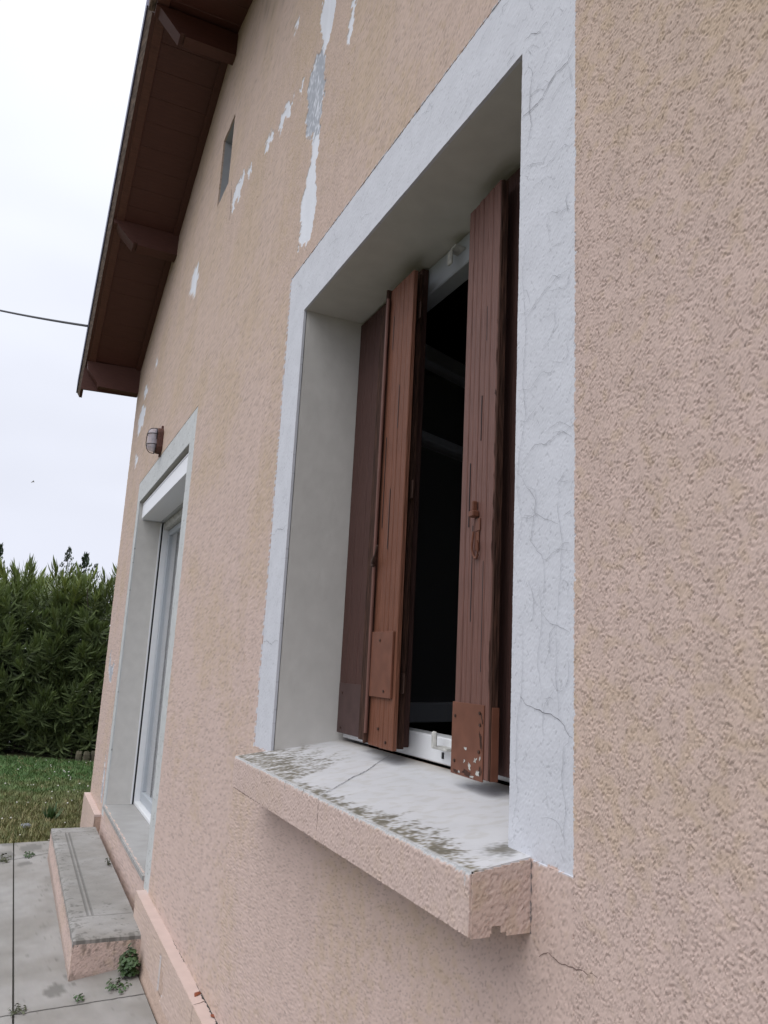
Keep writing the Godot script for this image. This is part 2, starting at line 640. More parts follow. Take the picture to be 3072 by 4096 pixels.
func make_flakes() -> void:
	var V := func(x, y): return Vector2(x, y)
	# the long scab that runs down beside the window, left and right edge at falling heights
	var left := []
	var right := []
	for a in [[-2.20, 2.62, -2.06, 2.46], [-2.275, 2.326, -2.13, 2.198], [-2.283, 2.261, -2.153, 2.151], [-2.281, 2.208, -2.162, 2.109], [-2.238, 2.14, -2.186, 2.098], [-2.255, 2.10, -2.214, 2.07]]:
		left.append(Vector2(a[0], a[1]))
		right.push_front(Vector2(a[2], a[3]))
	add_flake(left + right, 1)
	left = []
	right = []
	for a in [[-2.262, 2.10, -2.22, 2.062], [-2.335, 2.111, -2.215, 2.017], [-2.374, 2.08, -2.205, 1.952], [-2.376, 2.029, -2.19, 1.894], [-2.365, 1.966, -2.206, 1.852], [-2.367, 1.902, -2.212, 1.795], [-2.36, 1.83, -2.212, 1.745]]:
		left.append(Vector2(a[0], a[1]))
		right.push_front(Vector2(a[2], a[3]))
	add_flake(left + right, 2)
	left = []
	right = []
	for a in [[-2.267, 1.79, -2.21, 1.75], [-2.272, 1.722, -2.208, 1.681], [-2.271, 1.674, -2.223, 1.644], [-2.31, 1.642, -2.221, 1.587], [-2.324, 1.598, -2.207, 1.529], [-2.341, 1.556, -2.191, 1.471], [-2.349, 1.504, -2.193, 1.419], [-2.326, 1.44, -2.218, 1.383], [-2.345, 1.405, -2.235, 1.355]]:
		left.append(Vector2(a[0], a[1]))
		right.push_front(Vector2(a[2], a[3]))
	add_flake(left + right, 1)
	add_flake([V.call(-2.562, 2.166), V.call(-2.577, 2.112), V.call(-2.644, 2.16), V.call(-2.682, 2.166), V.call(-2.732, 2.16), V.call(-2.759, 2.147), V.call(-2.756, 2.106), V.call(-2.717, 2.097), V.call(-2.683, 2.11), V.call(-2.666, 2.129), V.call(-2.614, 2.093), V.call(-2.59, 2.106)])
	add_flake([V.call(-3.364, 2.302), V.call(-3.415, 2.298), V.call(-3.471, 2.303), V.call(-3.514, 2.301), V.call(-3.542, 2.286), V.call(-3.56, 2.255), V.call(-3.555, 2.188), V.call(-3.498, 2.192), V.call(-3.502, 2.25), V.call(-3.408, 2.182), V.call(-3.384, 2.206), V.call(-3.356, 2.247), V.call(-3.326, 2.265)])
	add_flake([V.call(-4.446, 2.33), V.call(-4.541, 2.343), V.call(-4.606, 2.324), V.call(-4.606, 2.235), V.call(-4.498, 2.179), V.call(-4.442, 2.115), V.call(-4.399, 2.119), V.call(-4.395, 2.189), V.call(-4.37, 2.218), V.call(-4.40, 2.293)])
	add_flake([V.call(-5.828, 2.238), V.call(-5.943, 2.241), V.call(-5.952, 2.194), V.call(-5.879, 2.171), V.call(-5.827, 2.194)])
	add_flake([V.call(-6.405, 2.204), V.call(-6.469, 2.169), V.call(-6.493, 2.155), V.call(-6.388, 2.059), V.call(-6.309, 2.087), V.call(-6.265, 2.103)])
	add_flake([V.call(-6.519, 2.035), V.call(-6.643, 1.985), V.call(-6.671, 1.928), V.call(-6.576, 1.791), V.call(-6.448, 1.826), V.call(-6.307, 1.82), V.call(-6.28, 1.887), V.call(-6.25, 1.949)])
	add_flake([V.call(-6.595, 1.654), V.call(-6.559, 1.583), V.call(-6.559, 1.521), V.call(-6.441, 1.526), V.call(-6.36, 1.551), V.call(-6.471, 1.576)])
	for c in [
		[-2.839, 2.181, -2.906, 2.196, -2.955, 2.189, -2.954, 2.151, -2.916, 2.129, -2.896, 2.159, -2.84, 2.152],
		[-3.234, 2.255, -3.278, 2.254, -3.23, 2.208, -3.186, 2.206],
		[-1.955, 2.052, -1.968, 2.005, -1.98, 1.956, -1.992, 1.917, -1.978, 1.908, -1.960, 1.943, -1.950, 1.988, -1.943, 2.042],
		[-2.45, 2.124, -2.488, 2.113, -2.472, 2.078, -2.455, 2.102], [-2.585, 2.521, -2.63, 2.507, -2.61, 2.48]]:
		var pts := []
		for i in range(0, c.size(), 2):
			pts.append(Vector2(c[i], c[i + 1]))
		add_flake(pts)
	add_flake([V.call(-6.70, 0.02), V.call(-6.62, -0.10), V.call(-6.50, -0.12), V.call(-6.38, -0.06), V.call(-6.45, -0.20), V.call(-6.56, -0.22), V.call(-6.72, -0.12)], 2)
	add_flake([V.call(-6.22, -0.72), V.call(-6.16, -1.02), V.call(-6.20, -1.06), V.call(-6.26, -0.98)], 2)

func make_materials() -> void:
	M.stucco = tinted(0.92)
	M.trim = tinted(0.62)
	M.stone = tinted(0.9)
	M.core = paint(Color(0.5, 0.38, 0.3), 0.95)
	var rough := noise_picture(512, 0.03, 21, 4, 0.0, 1.0)
	var soft := noise_picture(512, 0.012, 22, 4, 0.955, 1.0)
	M.reveal = textured(paint(Color(0.635, 0.615, 0.585), 0.8), soft, Vector3(1.7, 1.7, 1.7), 0.05, rough)
	M.reveal_grey = textured(paint(Color(0.42, 0.43, 0.45), 0.8), soft, Vector3(1.7, 1.7, 1.7), 0.12, rough)
	M.plaster = textured(paint(Color(0.5, 0.37, 0.3), 0.9), soft, Vector3(2, 2, 2), 0.25, rough)
	# wood: noise drawn out along the grain
	var grain := noise_picture(512, 0.02, 31, 5, 0.78, 1.0)
	var ridge := noise_picture(512, 0.022, 32, 5, 0.0, 1.0)
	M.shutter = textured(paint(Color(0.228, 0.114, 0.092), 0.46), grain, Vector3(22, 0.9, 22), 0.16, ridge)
	M.shutter_shaded = textured(paint(Color(0.105, 0.052, 0.044), 0.62), grain, Vector3(22, 0.9, 22), 0.16, ridge)  # the shutter brown darkened for the shade on the rear leaves
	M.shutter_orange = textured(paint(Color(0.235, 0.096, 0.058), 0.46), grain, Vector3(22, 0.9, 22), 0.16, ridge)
	M.bare_wood = textured(paint(Color(0.115, 0.055, 0.038), 0.8), noise_picture(256, 0.03, 33, 4, 0.45, 1.0), Vector3(16, 1.4, 16), 0.2, ridge)
	M.plate = textured(paint(Color(0.185, 0.075, 0.047), 0.5), noise_picture(256, 0.02, 34, 3, 0.86, 1.0), Vector3(3, 3, 3))
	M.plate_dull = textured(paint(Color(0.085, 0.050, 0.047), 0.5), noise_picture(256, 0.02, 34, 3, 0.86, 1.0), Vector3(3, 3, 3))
	for k in ["shutter", "shutter_shaded", "shutter_orange", "bare_wood", "plate", "plate_dull"]:
		M[k].metallic_specular = 0.32
	M.rust = textured(paint(Color(0.10, 0.05, 0.035), 0.7, 0.2), noise_picture(128, 0.06, 35, 3, 0.6, 1.0), Vector3(20, 20, 20))
	M.eaves = textured(paint(Color(0.105, 0.036, 0.026), 0.6), noise_picture(512, 0.02, 36, 4, 0.85, 1.0), Vector3(9, 9, 0.7), 0.05, ridge)
	M.eaves_light = textured(paint(Color(0.155, 0.062, 0.042), 0.6), noise_picture(512, 0.02, 36, 4, 0.75, 1.0), Vector3(9, 9, 0.7), 0.1, ridge)
	M.weathered = textured(paint(Color(0.33, 0.235, 0.185), 0.85), noise_picture(256, 0.03, 37, 4, 0.45, 1.0), Vector3(1.5, 6, 9), 0.15, ridge)
	M.verge_metal = paint(Color(0.045, 0.04, 0.10), 0.45, 0.2)
	M.tile = textured(paint(Color(0.32, 0.14, 0.08), 0.85), noise_picture(256, 0.02, 38, 4, 0.6, 1.0), Vector3(2, 2, 2))
	M.pvc = paint(Color(0.78, 0.79, 0.81), 0.35)
	M.pvc_grey = paint(Color(0.42, 0.45, 0.49), 0.4)
	M.gasket = paint(Color(0.012, 0.012, 0.016), 0.6)
	M.box_white = paint(Color(0.82, 0.83, 0.86), 0.3)
	M.box_shaded = paint(Color(0.46, 0.48, 0.52), 0.28)  # the box white, darkened for parts that lie in shade
	M.dirty_white = textured(paint(Color(0.66, 0.65, 0.61), 0.5), noise_picture(128, 0.04, 39, 3, 0.7, 1.0), Vector3(6, 6, 6))
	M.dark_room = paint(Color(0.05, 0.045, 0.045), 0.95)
	var glass := StandardMaterial3D.new()
	glass.albedo_color = Color(1, 1, 1, 0.06)
	glass.transparency = BaseMaterial3D.TRANSPARENCY_ALPHA
	glass.roughness = 0.03
	M.glass = glass
	M.crack = paint(Color(0.15, 0.15, 0.165), 0.95)
	M.crack_trim = paint(Color(0.13, 0.13, 0.145), 0.95)
	M.crack_pale = paint(Color(0.34, 0.345, 0.37), 0.95)
	M.crack_wall = paint(Color(0.20, 0.14, 0.12), 0.95)
	M.dark_line = paint(Color(0.045, 0.043, 0.04), 0.95)

func window_x(x: float) -> float:
	return clampf(1.25 * (x * x + 0.49) / 0.54 * 0.001, 0.0022, 0.05)

func make_house() -> void:
	var house := thing("house", "single storey house with beige roughcast gable wall, white window surround and brown eaves", "house", v3(-3.0, -1.34, -2.0))
	# the masonry behind the render, with its openings
	var wall := CSGPolygon3D.new()
	wall.name = "masonry"
	house.add_child(wall)
	var at := v3(0, 0, 0) - house.position
	wall.polygon = PackedVector2Array([Vector2(-7.0, -1.6), Vector2(2.0, -1.6), Vector2(2.0, 2.16), Vector2(-3.98, 3.52), Vector2(-7.0, 2.49)])
	wall.depth = 0.30
	wall.position = at + Vector3(0, 0, -0.0065)
	wall.material = M.core
	for o in [["window", -2.230, -1.026, -0.30, 1.112, 0.5, M.reveal], ["door", -5.963, -4.082, -1.06, 1.124, 0.5, M.reveal], ["vent", -3.972, -3.716, 2.455, 2.873, 0.16, M.reveal_grey]]:
		var cut := CSGBox3D.new()
		cut.name = o[0] + "_opening"
		cut.operation = CSGShape3D.OPERATION_SUBTRACTION
		cut.size = Vector3(o[2] - o[1], o[4] - o[3], o[5] * 2.0)
		cut.position = Vector3((o[1] + o[2]) / 2.0, (o[3] + o[4]) / 2.0, 0.0065)
		cut.material = o[6]
		wall.add_child(cut)
	# other walls, floor and ceiling close the rooms
	part("rear_wall", boxm(v3(-7.0, -1.6, -6.0), v3(2.0, 2.1, -5.75), 0.01), M.plaster, house)
	part("side_wall", boxm(v3(-7.0, -1.6, -5.745), v3(-6.75, 2.45, -0.31), 0.01), M.plaster, house)
	part("side_wall", boxm(v3(1.75, -1.6, -5.745), v3(2.0, 2.1, -0.31), 0.01), M.plaster, house)
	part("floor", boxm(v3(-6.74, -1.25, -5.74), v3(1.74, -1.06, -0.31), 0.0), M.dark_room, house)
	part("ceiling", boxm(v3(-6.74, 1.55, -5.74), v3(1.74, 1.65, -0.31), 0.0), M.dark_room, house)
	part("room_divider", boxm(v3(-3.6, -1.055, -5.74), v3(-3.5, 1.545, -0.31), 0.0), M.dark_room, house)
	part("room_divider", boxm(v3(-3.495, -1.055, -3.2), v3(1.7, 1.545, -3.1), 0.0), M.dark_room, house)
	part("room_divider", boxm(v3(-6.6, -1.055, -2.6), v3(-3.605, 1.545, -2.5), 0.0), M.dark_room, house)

	# the render coat, finer the nearer it is seen
	var X := Vector3.RIGHT
	var Y := Vector3.UP
	var o3 := v3(0, 0, 0)
	var near_keep := func(x, _y): return x > -0.874
	var xs := lines(-0.874, -0.35, even(0.0017))
	var ys := lines(-0.50, 1.30, even(0.0017))
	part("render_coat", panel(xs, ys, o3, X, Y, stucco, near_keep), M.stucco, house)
	# coarse remainder outside the picture
	var rest := func(x, y): return not (x < -0.35 and y > -0.50 and y < 1.30) and y < 2.6 - 0.22 * x
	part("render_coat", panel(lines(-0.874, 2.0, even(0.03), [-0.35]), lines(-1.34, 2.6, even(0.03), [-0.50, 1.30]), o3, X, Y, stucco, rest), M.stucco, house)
	# middle: below and above the window
	var mid_keep := func(x, y): return not (x > -2.398 and y > -0.256 and y < 1.296)
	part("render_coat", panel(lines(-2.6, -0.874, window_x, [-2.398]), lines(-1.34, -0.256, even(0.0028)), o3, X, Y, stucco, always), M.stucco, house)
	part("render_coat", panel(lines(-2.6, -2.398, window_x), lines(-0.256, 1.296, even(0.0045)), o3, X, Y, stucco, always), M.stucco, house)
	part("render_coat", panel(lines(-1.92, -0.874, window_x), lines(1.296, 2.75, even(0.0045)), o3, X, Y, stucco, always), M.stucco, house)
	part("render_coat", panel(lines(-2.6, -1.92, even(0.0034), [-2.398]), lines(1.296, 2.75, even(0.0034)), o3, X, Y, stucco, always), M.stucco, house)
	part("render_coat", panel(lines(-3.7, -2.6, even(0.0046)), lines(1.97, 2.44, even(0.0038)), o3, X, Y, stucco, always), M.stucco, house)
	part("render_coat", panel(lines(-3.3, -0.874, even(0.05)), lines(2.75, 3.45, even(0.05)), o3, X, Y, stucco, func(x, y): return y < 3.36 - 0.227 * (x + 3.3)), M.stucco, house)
	# far: round the door and up to the eaves
	var door_keep := func(x: float, y: float) -> bool:
		if x > -6.089 and x < -5.963 and y > -1.12 and y < 1.288: return false
		if x > -4.082 and x < -3.929 and y > -1.091 and y < 1.288: return false
		if x > -5.963 and x < -4.082 and y > -1.037 and y < 1.288: return false
		if x > -3.972 and x < -3.716 and y > 2.455 and y < 2.873: return false
		if x > -3.3 and y > 2.75: return false
		if x > -3.7 and y > 1.97 and y < 2.44: return false
		return y < 4.90 + 0.34 * x and y < 3.50
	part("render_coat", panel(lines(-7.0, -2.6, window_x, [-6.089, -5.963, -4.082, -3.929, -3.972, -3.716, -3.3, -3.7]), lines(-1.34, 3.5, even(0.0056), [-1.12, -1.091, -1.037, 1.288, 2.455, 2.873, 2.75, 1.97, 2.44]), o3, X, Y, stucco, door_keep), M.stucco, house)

	# painted surround of the window
	var sur := branch("window_surround", house)
	part("jamb_band", panel(lines(-1.026, -0.874, even(0.0018)), lines(-0.256, 1.296, even(0.0018)), o3, X, Y, trim_paint, always), M.trim, sur)
	part("jamb_band", panel(lines(-2.398, -2.230, even(0.005)), lines(-0.256, 1.296, even(0.003)), o3, X, Y, trim_paint, always), M.trim, sur)
	part("lintel_band", panel(lines(-2.230, -1.026, even(0.0036)), lines(1.112, 1.296, even(0.0024)), o3, X, Y, trim_paint, always), M.trim, sur)
	cracks(sur)
	var dsur := branch("door_surround", house)
	part("jamb_band", panel(lines(-6.089, -5.963, even(0.015)), lines(-1.12, 1.288, even(0.006)), o3, X, Y, door_trim_paint, always), M.trim, dsur)
	part("jamb_band", panel(lines(-4.082, -3.929, even(0.010)), lines(-1.091, 1.288, even(0.006)), o3, X, Y, door_trim_paint, always), M.trim, dsur)
	part("lintel_band", panel(lines(-5.963, -4.082, even(0.012)), lines(1.124, 1.288, even(0.005)), o3, X, Y, door_trim_paint, always), M.trim, dsur)

	make_sill(house)
	make_plinth(house)
	make_window(house)
	make_door(house)
	make_roof(house)

func cracks(sur: Node3D) -> void:
	var o := v3(0, 0, 0)
	var V := func(flat: Array) -> Array:
		var r := []
		for i in range(0, flat.size(), 2):
			r.append(Vector2(flat[i], flat[i + 1]))
		return r
	for c in [
		[0.0016, [-0.999, -0.033, -0.981, -0.045, -0.957, -0.049, -0.937, -0.053, -0.923, -0.053, -0.906, -0.059, -0.894, -0.066, -0.882, -0.080, -0.876, -0.081]],
		[0.0009, [-0.994, 0.06, -0.995, -0.001, -0.998, -0.033, -1.005, -0.059, -1.008, -0.095, -1.008, -0.134, -1.001, -0.167, -1.007, -0.191, -1.010, -0.206]],
		[0.0009, [-0.913, 0.05, -0.913, -0.001, -0.908, -0.031, -0.905, -0.059]],
		[0.0012, [-0.882, -0.081, -0.884, -0.088, -0.895, -0.095, -0.898, -0.137, -0.890, -0.176, -0.894, -0.206, -0.891, -0.223]],
		[0.0020, [-1.024, 0.972, -1.018, 0.975, -1.000, 0.972, -0.961, 0.971, -0.944, 0.985, -0.922, 0.993, -0.910, 0.990, -0.893, 0.990, -0.883, 0.996, -0.876, 1.0]],
		[0.0009, [-0.959, 0.940, -0.945, 0.944, -0.930, 0.955, -0.909, 0.962, -0.887, 0.957, -0.877, 0.963]],
		[0.0013, [-1.005, 1.076, -1.003, 1.064, -0.993, 1.050, -0.992, 1.034, -0.997, 1.018, -1.0, 0.972, -0.992, 0.942, -0.999, 0.921, -1.007, 0.901]],
		[0.0016, [-1.019, 1.130, -0.997, 1.130, -0.980, 1.116, -0.971, 1.114, -0.961, 1.118, -0.950, 1.115]],
		[0.0014, [-1.069, 1.266, -1.096, 1.270, -1.095, 1.258, -1.106, 1.256]],
		[0.0010, [-0.993, 1.174, -1.003, 1.198, -1.005, 1.209]],
		[0.0012, [-0.964, 0.838, -0.946, 0.832, -0.925, 0.838, -0.912, 0.840, -0.900, 0.841, -0.892, 0.833, -0.876, 0.832]],
		[0.0013, [-1.073, 1.120, -1.072, 1.126, -1.051, 1.129, -1.050, 1.134]],
		[0.0012, [-1.024, 0.595, -0.986, 0.590, -0.950, 0.607, -0.919, 0.617, -0.876, 0.616]],
		[0.0010, [-1.024, 0.177, -1.003, 0.234, -1.018, 0.297, -1.013, 0.350, -0.995, 0.408, -1.006, 0.47, -0.998, 0.56, -1.012, 0.66, -1.004, 0.72]],
		[0.0012, [-1.006, 0.333, -0.969, 0.355, -0.940, 0.349, -0.922, 0.355, -0.878, 0.361]],
		[0.0011, [-1.025, 0.330, -0.967, 0.265, -0.978, 0.201, -0.942, 0.169, -0.910, 0.181, -0.878, 0.176]],
		[0.0009, [-1.020, 0.46, -0.985, 0.452, -0.955, 0.47, -0.93, 0.462, -0.90, 0.49]],
		[0.0009, [-0.955, 0.14, -0.948, 0.08, -0.957, 0.02, -0.945, -0.03]],
		[0.0009, [-0.905, 0.30, -0.912, 0.24, -0.90, 0.19, -0.908, 0.11, -0.913, 0.05]],
		[0.0013, [-2.392, 0.40, -2.36, 0.395, -2.33, 0.41, -2.27, 0.40, -2.235, 0.412]],
		[0.0013, [-2.392, 0.06, -2.35, 0.062, -2.30, 0.05, -2.26, 0.063, -2.235, 0.06]],
		[0.0013, [-1.62, 1.17, -1.60, 1.19, -1.585, 1.188]],
	]:
		var st := begin()
		ribbon(st, V.call(c[1]), c[0] * 0.75, o, Vector3.RIGHT, Vector3.UP, 0.0034)
		part("crack", st.commit(), M.crack_trim if c[0] > 0.00125 else M.crack_pale, sur)
	hairlines(sur)

# the net of hairlines too fine to count
func hairlines(sur: Node3D) -> void:
	var st := begin()
	for k in 95:
		var p := Vector2(rng.randf_range(-1.022, -0.88), rng.randf_range(-0.24, 1.28))
		if k >= 60:
			p = Vector2(rng.randf_range(-2.2, -1.03), rng.randf_range(1.125, 1.285)) if k < 82 else Vector2(rng.randf_range(-2.39, -2.24), rng.randf_range(-0.2, 1.2))
		var dir := rng.randf_range(-0.7, 0.7) + (PI / 2.0 if rng.randf() < 0.3 else 0.0)
		var pts := [p]
		for i in rng.randi_range(2, 6):
			dir += rng.randf_range(-0.9, 0.9)
			p += Vector2(cos(dir), sin(dir)) * rng.randf_range(0.008, 0.022)
			var inside := (p.x > -1.022 and p.x < -0.878) or (p.x > -2.39 and p.x < -2.236) or p.y > 1.118
			if not inside or p.x > -0.878 or p.y > 1.29 or p.y < -0.25:
				break
			pts.append(p)
		if pts.size() > 1:
			ribbon(st, pts, rng.randf_range(0.0005, 0.0009), v3(0, 0, 0), Vector3.RIGHT, Vector3.UP, 0.0033, 0.7)
	var h := part("hairline_cracks", st.commit(), M.crack_pale, sur)
	h.set_meta("kind", "stuff")

func make_sill(house: Node3D) -> void:
	var sill := branch("window_sill", house)
	var st := begin()
	prism(st, PackedVector2Array([Vector2(-0.225, -0.2195), Vector2(0.0985, -0.2685), Vector2(0.0985, -0.345), Vector2(0.092, -0.350), Vector2(0.076, -0.351), Vector2(0.064, -0.339), Vector2(0.052, -0.337), Vector2(0.042, -0.347), Vector2(0.0, -0.352), Vector2(-0.225, -0.352)]), 2, 1, 0, -2.2385, -0.9695)
	part("sill_block", st.commit(), M.plaster, sill)
	var slope := Vector3(0, 0.048 / 0.318, -1).normalized()
	var back := Vector3(0, 0.048, -0.318)
	# top: u along the wall, v inward (v = -z)
	part("sill_top", panel(lines(-2.24, -0.968, even(0.0032)), lines(-0.10, 0.218, even(0.0026)), v3(0, -0.2525, 0), Vector3.RIGHT, Vector3(0, 0.151, -1.0), sill_top, always, 0.004), M.trim, sill)
	part("sill_front", panel(lines(-2.24, -0.968, even(0.0028)), lines(-0.349, -0.267, even(0.0022)), v3(0, 0, 0.0995), Vector3.RIGHT, Vector3.UP, sill_front, always, 0.003), M.stucco, sill)
	var end_keep := func(z: float, y: float) -> bool:
		return y < -0.2545 + 0.151 * z and (y > -0.3385 or z > -0.052 or z < -0.066) and (y > -0.346 or z < -0.07 or z > -0.043)
	part("sill_end", panel(lines(-0.0995, 0.0, even(0.0022)), lines(-0.351, -0.2545, even(0.0022)), v3(-0.969, 0, 0), Vector3(0, 0, -1), Vector3.UP, sill_end, end_keep, 0.003), M.stucco, sill)
	var c := begin()
	var top: Array = [Vector2(-1.565, -0.097), Vector2(-1.62, -0.04), Vector2(-1.68, 0.02), Vector2(-1.73, 0.08), Vector2(-1.80, 0.14), Vector2(-1.86, 0.20)]
	ribbon(c, top, 0.0026, v3(0, -0.2525, 0), Vector3.RIGHT, Vector3(0, 0.151, -1.0), 0.0022)
	part("crack", c.commit(), M.crack, sill)
	c = begin()
	ribbon(c, [Vector2(-1.560, -0.268), Vector2(-1.558, -0.30), Vector2(-1.563, -0.348)], 0.0022, v3(0, 0, 0.0995), Vector3.RIGHT, Vector3.UP, 0.0032)
	part("crack", c.commit(), M.crack_wall, sill)
	c = begin()
	ribbon(c, [Vector2(-2.2385, -0.3482), Vector2(-2.15, -0.3485), Vector2(-2.06, -0.3482), Vector2(-1.96, -0.3485)], 0.0034, v3(0, 0, 0.0995), Vector3.RIGHT, Vector3.UP, 0.0032, 0.5)  # dark line drawn to set off the lower edge, not a crack
	part("crack", c.commit(), M.crack_wall, sill)
	# open joint between the end of the sill and the wall
	c = begin()
	ribbon(c, [Vector2(-0.966, -0.258), Vector2(-0.967, -0.30), Vector2(-0.965, -0.352)], 0.004, v3(0, 0, 0), Vector3.RIGHT, Vector3.UP, 0.0036)
	part("crack", c.commit(), M.crack, sill)
	c = begin()
	ribbon(c, [Vector2(-0.947, -0.376), Vector2(-0.936, -0.368), Vector2(-0.925, -0.363), Vector2(-0.904, -0.368), Vector2(-0.882, -0.366), Vector2(-0.860, -0.362), Vector2(-0.845, -0.363), Vector2(-0.837, -0.358), Vector2(-0.826, -0.360)], 0.0018, v3(0, 0, 0), Vector3.RIGHT, Vector3.UP, 0.0034)
	part("crack", c.commit(), M.crack_wall, house)
	c = begin()
	ribbon(c, [Vector2(-3.635, 2.418), Vector2(-3.604, 2.316), Vector2(-3.58, 2.204), Vector2(-3.592, 2.169)], 0.012, v3(0, 0, 0), Vector3.RIGHT, Vector3.UP, 0.0034)
	part("crack", c.commit(), M.crack_wall, house)

func make_plinth(house: Node3D) -> void:
	var plinth := branch("plinth", house)
	for r in [[-7.04, -6.089, -1.125, -1.126], [-4.005, 2.0, -1.083, -1.083]]:
		var x0: float = r[0]
		var x1: float = r[1]
		var t: float = r[2]
		part("plinth_block", boxm(v3(x0 + 0.002, -1.6, -0.004), v3(x1 - 0.002, t - 0.003, 0.0435), 0.002), M.plaster, plinth)
		var seen := minf(x1, -2.3)
		part("plinth_face", panel(lines(x0, seen, window_x), lines(-1.44, t, even(0.004)), v3(0, 0, 0.0445), Vector3.RIGHT, Vector3.UP, plinth_face, always, 0.002), M.stucco, plinth)
		part("plinth_ledge", panel(lines(x0, seen, even(0.012)), lines(-0.0465, 0.001, even(0.004)), v3(0, t, 0), Vector3.RIGHT, Vector3(0, 0, -1), smooth_pink, always, 0.016), M.stucco, plinth)
		if x1 > 0.0:
			part("plinth_face", panel(lines(seen, x1, even(0.06)), lines(-1.44, t, even(0.06)), v3(0, 0, 0.0445), Vector3.RIGHT, Vector3.UP, plinth_face, always, 0.002), M.stucco, plinth)
			part("plinth_ledge", panel(lines(seen, x1, even(0.06)), lines(-0.0465, 0.001, even(0.01)), v3(0, t, 0), Vector3.RIGHT, Vector3(0, 0, -1), smooth_pink, always, 0.016), M.stucco, plinth)
	# a low fillet of mortar at its foot
	var st := begin()
	prism(st, PackedVector2Array([Vector2(0.0455, -1.25), Vector2(0.052, -1.298), Vector2(0.06, -1.33), Vector2(0.0455, -1.34)]), 2, 1, 0, -3.74, 2.0)
	part("mortar_fillet", st.commit(), M.plaster, plinth)
	var c := begin()
	ribbon(c, [Vector2(-2.70, -0.046), Vector2(-2.708, -0.02), Vector2(-2.72, 0.0)], 0.004, v3(0, -1.083, 0), Vector3.RIGHT, Vector3(0, 0, -1), 0.0022)
	ribbon(c, [Vector2(-2.70, -1.084), Vector2(-2.705, -1.15), Vector2(-2.70, -1.22)], 0.004, v3(0, 0, 0.0445), Vector3.RIGHT, Vector3.UP, 0.0036)
	part("crack", c.commit(), M.crack_wall, plinth)
	# near-black lines where the ledge meets the wall, nearest the camera
	c = begin()
	ribbon(c, [Vector2(-2.86, -0.003), Vector2(-2.75, -0.004), Vector2(-2.6, -0.003), Vector2(-2.45, -0.004)], 0.007, v3(0, -1.083, 0), Vector3.RIGHT, Vector3(0, 0, -1), 0.002, 2.0)
	part("dark_line", c.commit(), M.dark_line, plinth)
	c = begin()
	ribbon(c, [Vector2(-3.3, -0.003), Vector2(-3.15, -0.003), Vector2(-3.0, -0.003)], 0.003, v3(0, -1.083, 0), Vector3.RIGHT, Vector3(0, 0, -1), 0.002, 2.0)
	part("dark_line", c.commit(), M.dark_line, plinth)

func make_window(house: Node3D) -> void:
	var w := branch("window", house)
	# fixed frame
	part("bottom_rail", boxm(v3(-2.228, -0.212, -0.27), v3(-1.028, -0.152, -0.2185), 0.003), M.pvc, w)
	part("top_rail", boxm(v3(-2.228, 1.028, -0.27), v3(-1.028, 1.110, -0.2185), 0.003), M.pvc_grey, w)  # white frame rail, greyed for the shade under the lintel
	for x in [-2.228, -1.093]:
		part("stile", boxm(v3(x, -0.1515, -0.27), v3(x + 0.065, 1.0275, -0.2185), 0.003), M.pvc, w)
	# drain slot, catches for the shutters
	part("drain_slot", boxm(v3(-1.622, -0.199, -0.2195), v3(-1.614, -0.185, -0.2165), 0.0), M.gasket, w)
	part("drain_slot", boxm(v3(-1.152, -0.199, -0.2195), v3(-1.144, -0.185, -0.2165), 0.0), M.gasket, w)
	var st := begin()
	box(st, v3(-1.62, -0.176, -0.2185), v3(-1.55, -0.170, -0.188), 0.001)
	box(st, v3(-1.622, -0.176, -0.195), v3(-1.604, -0.138, -0.187), 0.003)
	part("catch", st.commit(), M.dirty_white, w)
	st = begin()
	box(st, v3(-1.632, 1.032, -0.195), v3(-1.612, 1.074, -0.188), 0.002)
	box(st, v3(-1.632, 1.069, -0.2185), v3(-1.590, 1.075, -0.188), 0.001)
	part("catch", st.commit(), M.dirty_white, w)
	# left sash, standing open into the room
	var d := Vector3(-0.4, 0, -0.917).normalized()
	var n := Vector3(0.917, 0, -0.4).normalized()
	var t := Transform3D(Basis(d, Vector3.UP, n), v3(-2.165, 0, -0.275))
	var sash := begin()
	for b in [[0.0, 0.55, -0.165, -0.105], [0.0, 0.55, 1.03, 1.085], [0.056, 0.494, 0.748, 0.778]]:
		box(sash, Vector3(b[0], b[2], -0.03), Vector3(b[1], b[3], 0.03), 0.003, t)
	for b in [[0.0, 0.055], [0.495, 0.55]]:
		box(sash, Vector3(b[0], -0.1045, -0.03), Vector3(b[1], 1.0295, 0.03), 0.003, t)
	part("open_sash", sash.commit(), M.box_shaded, w)  # a white sash, greyed for the dimness of the room
	part("pane", boxm(Vector3(0.05, -0.11, -0.003), Vector3(0.50, 1.035, 0.003), 0.0, t), M.glass, w)

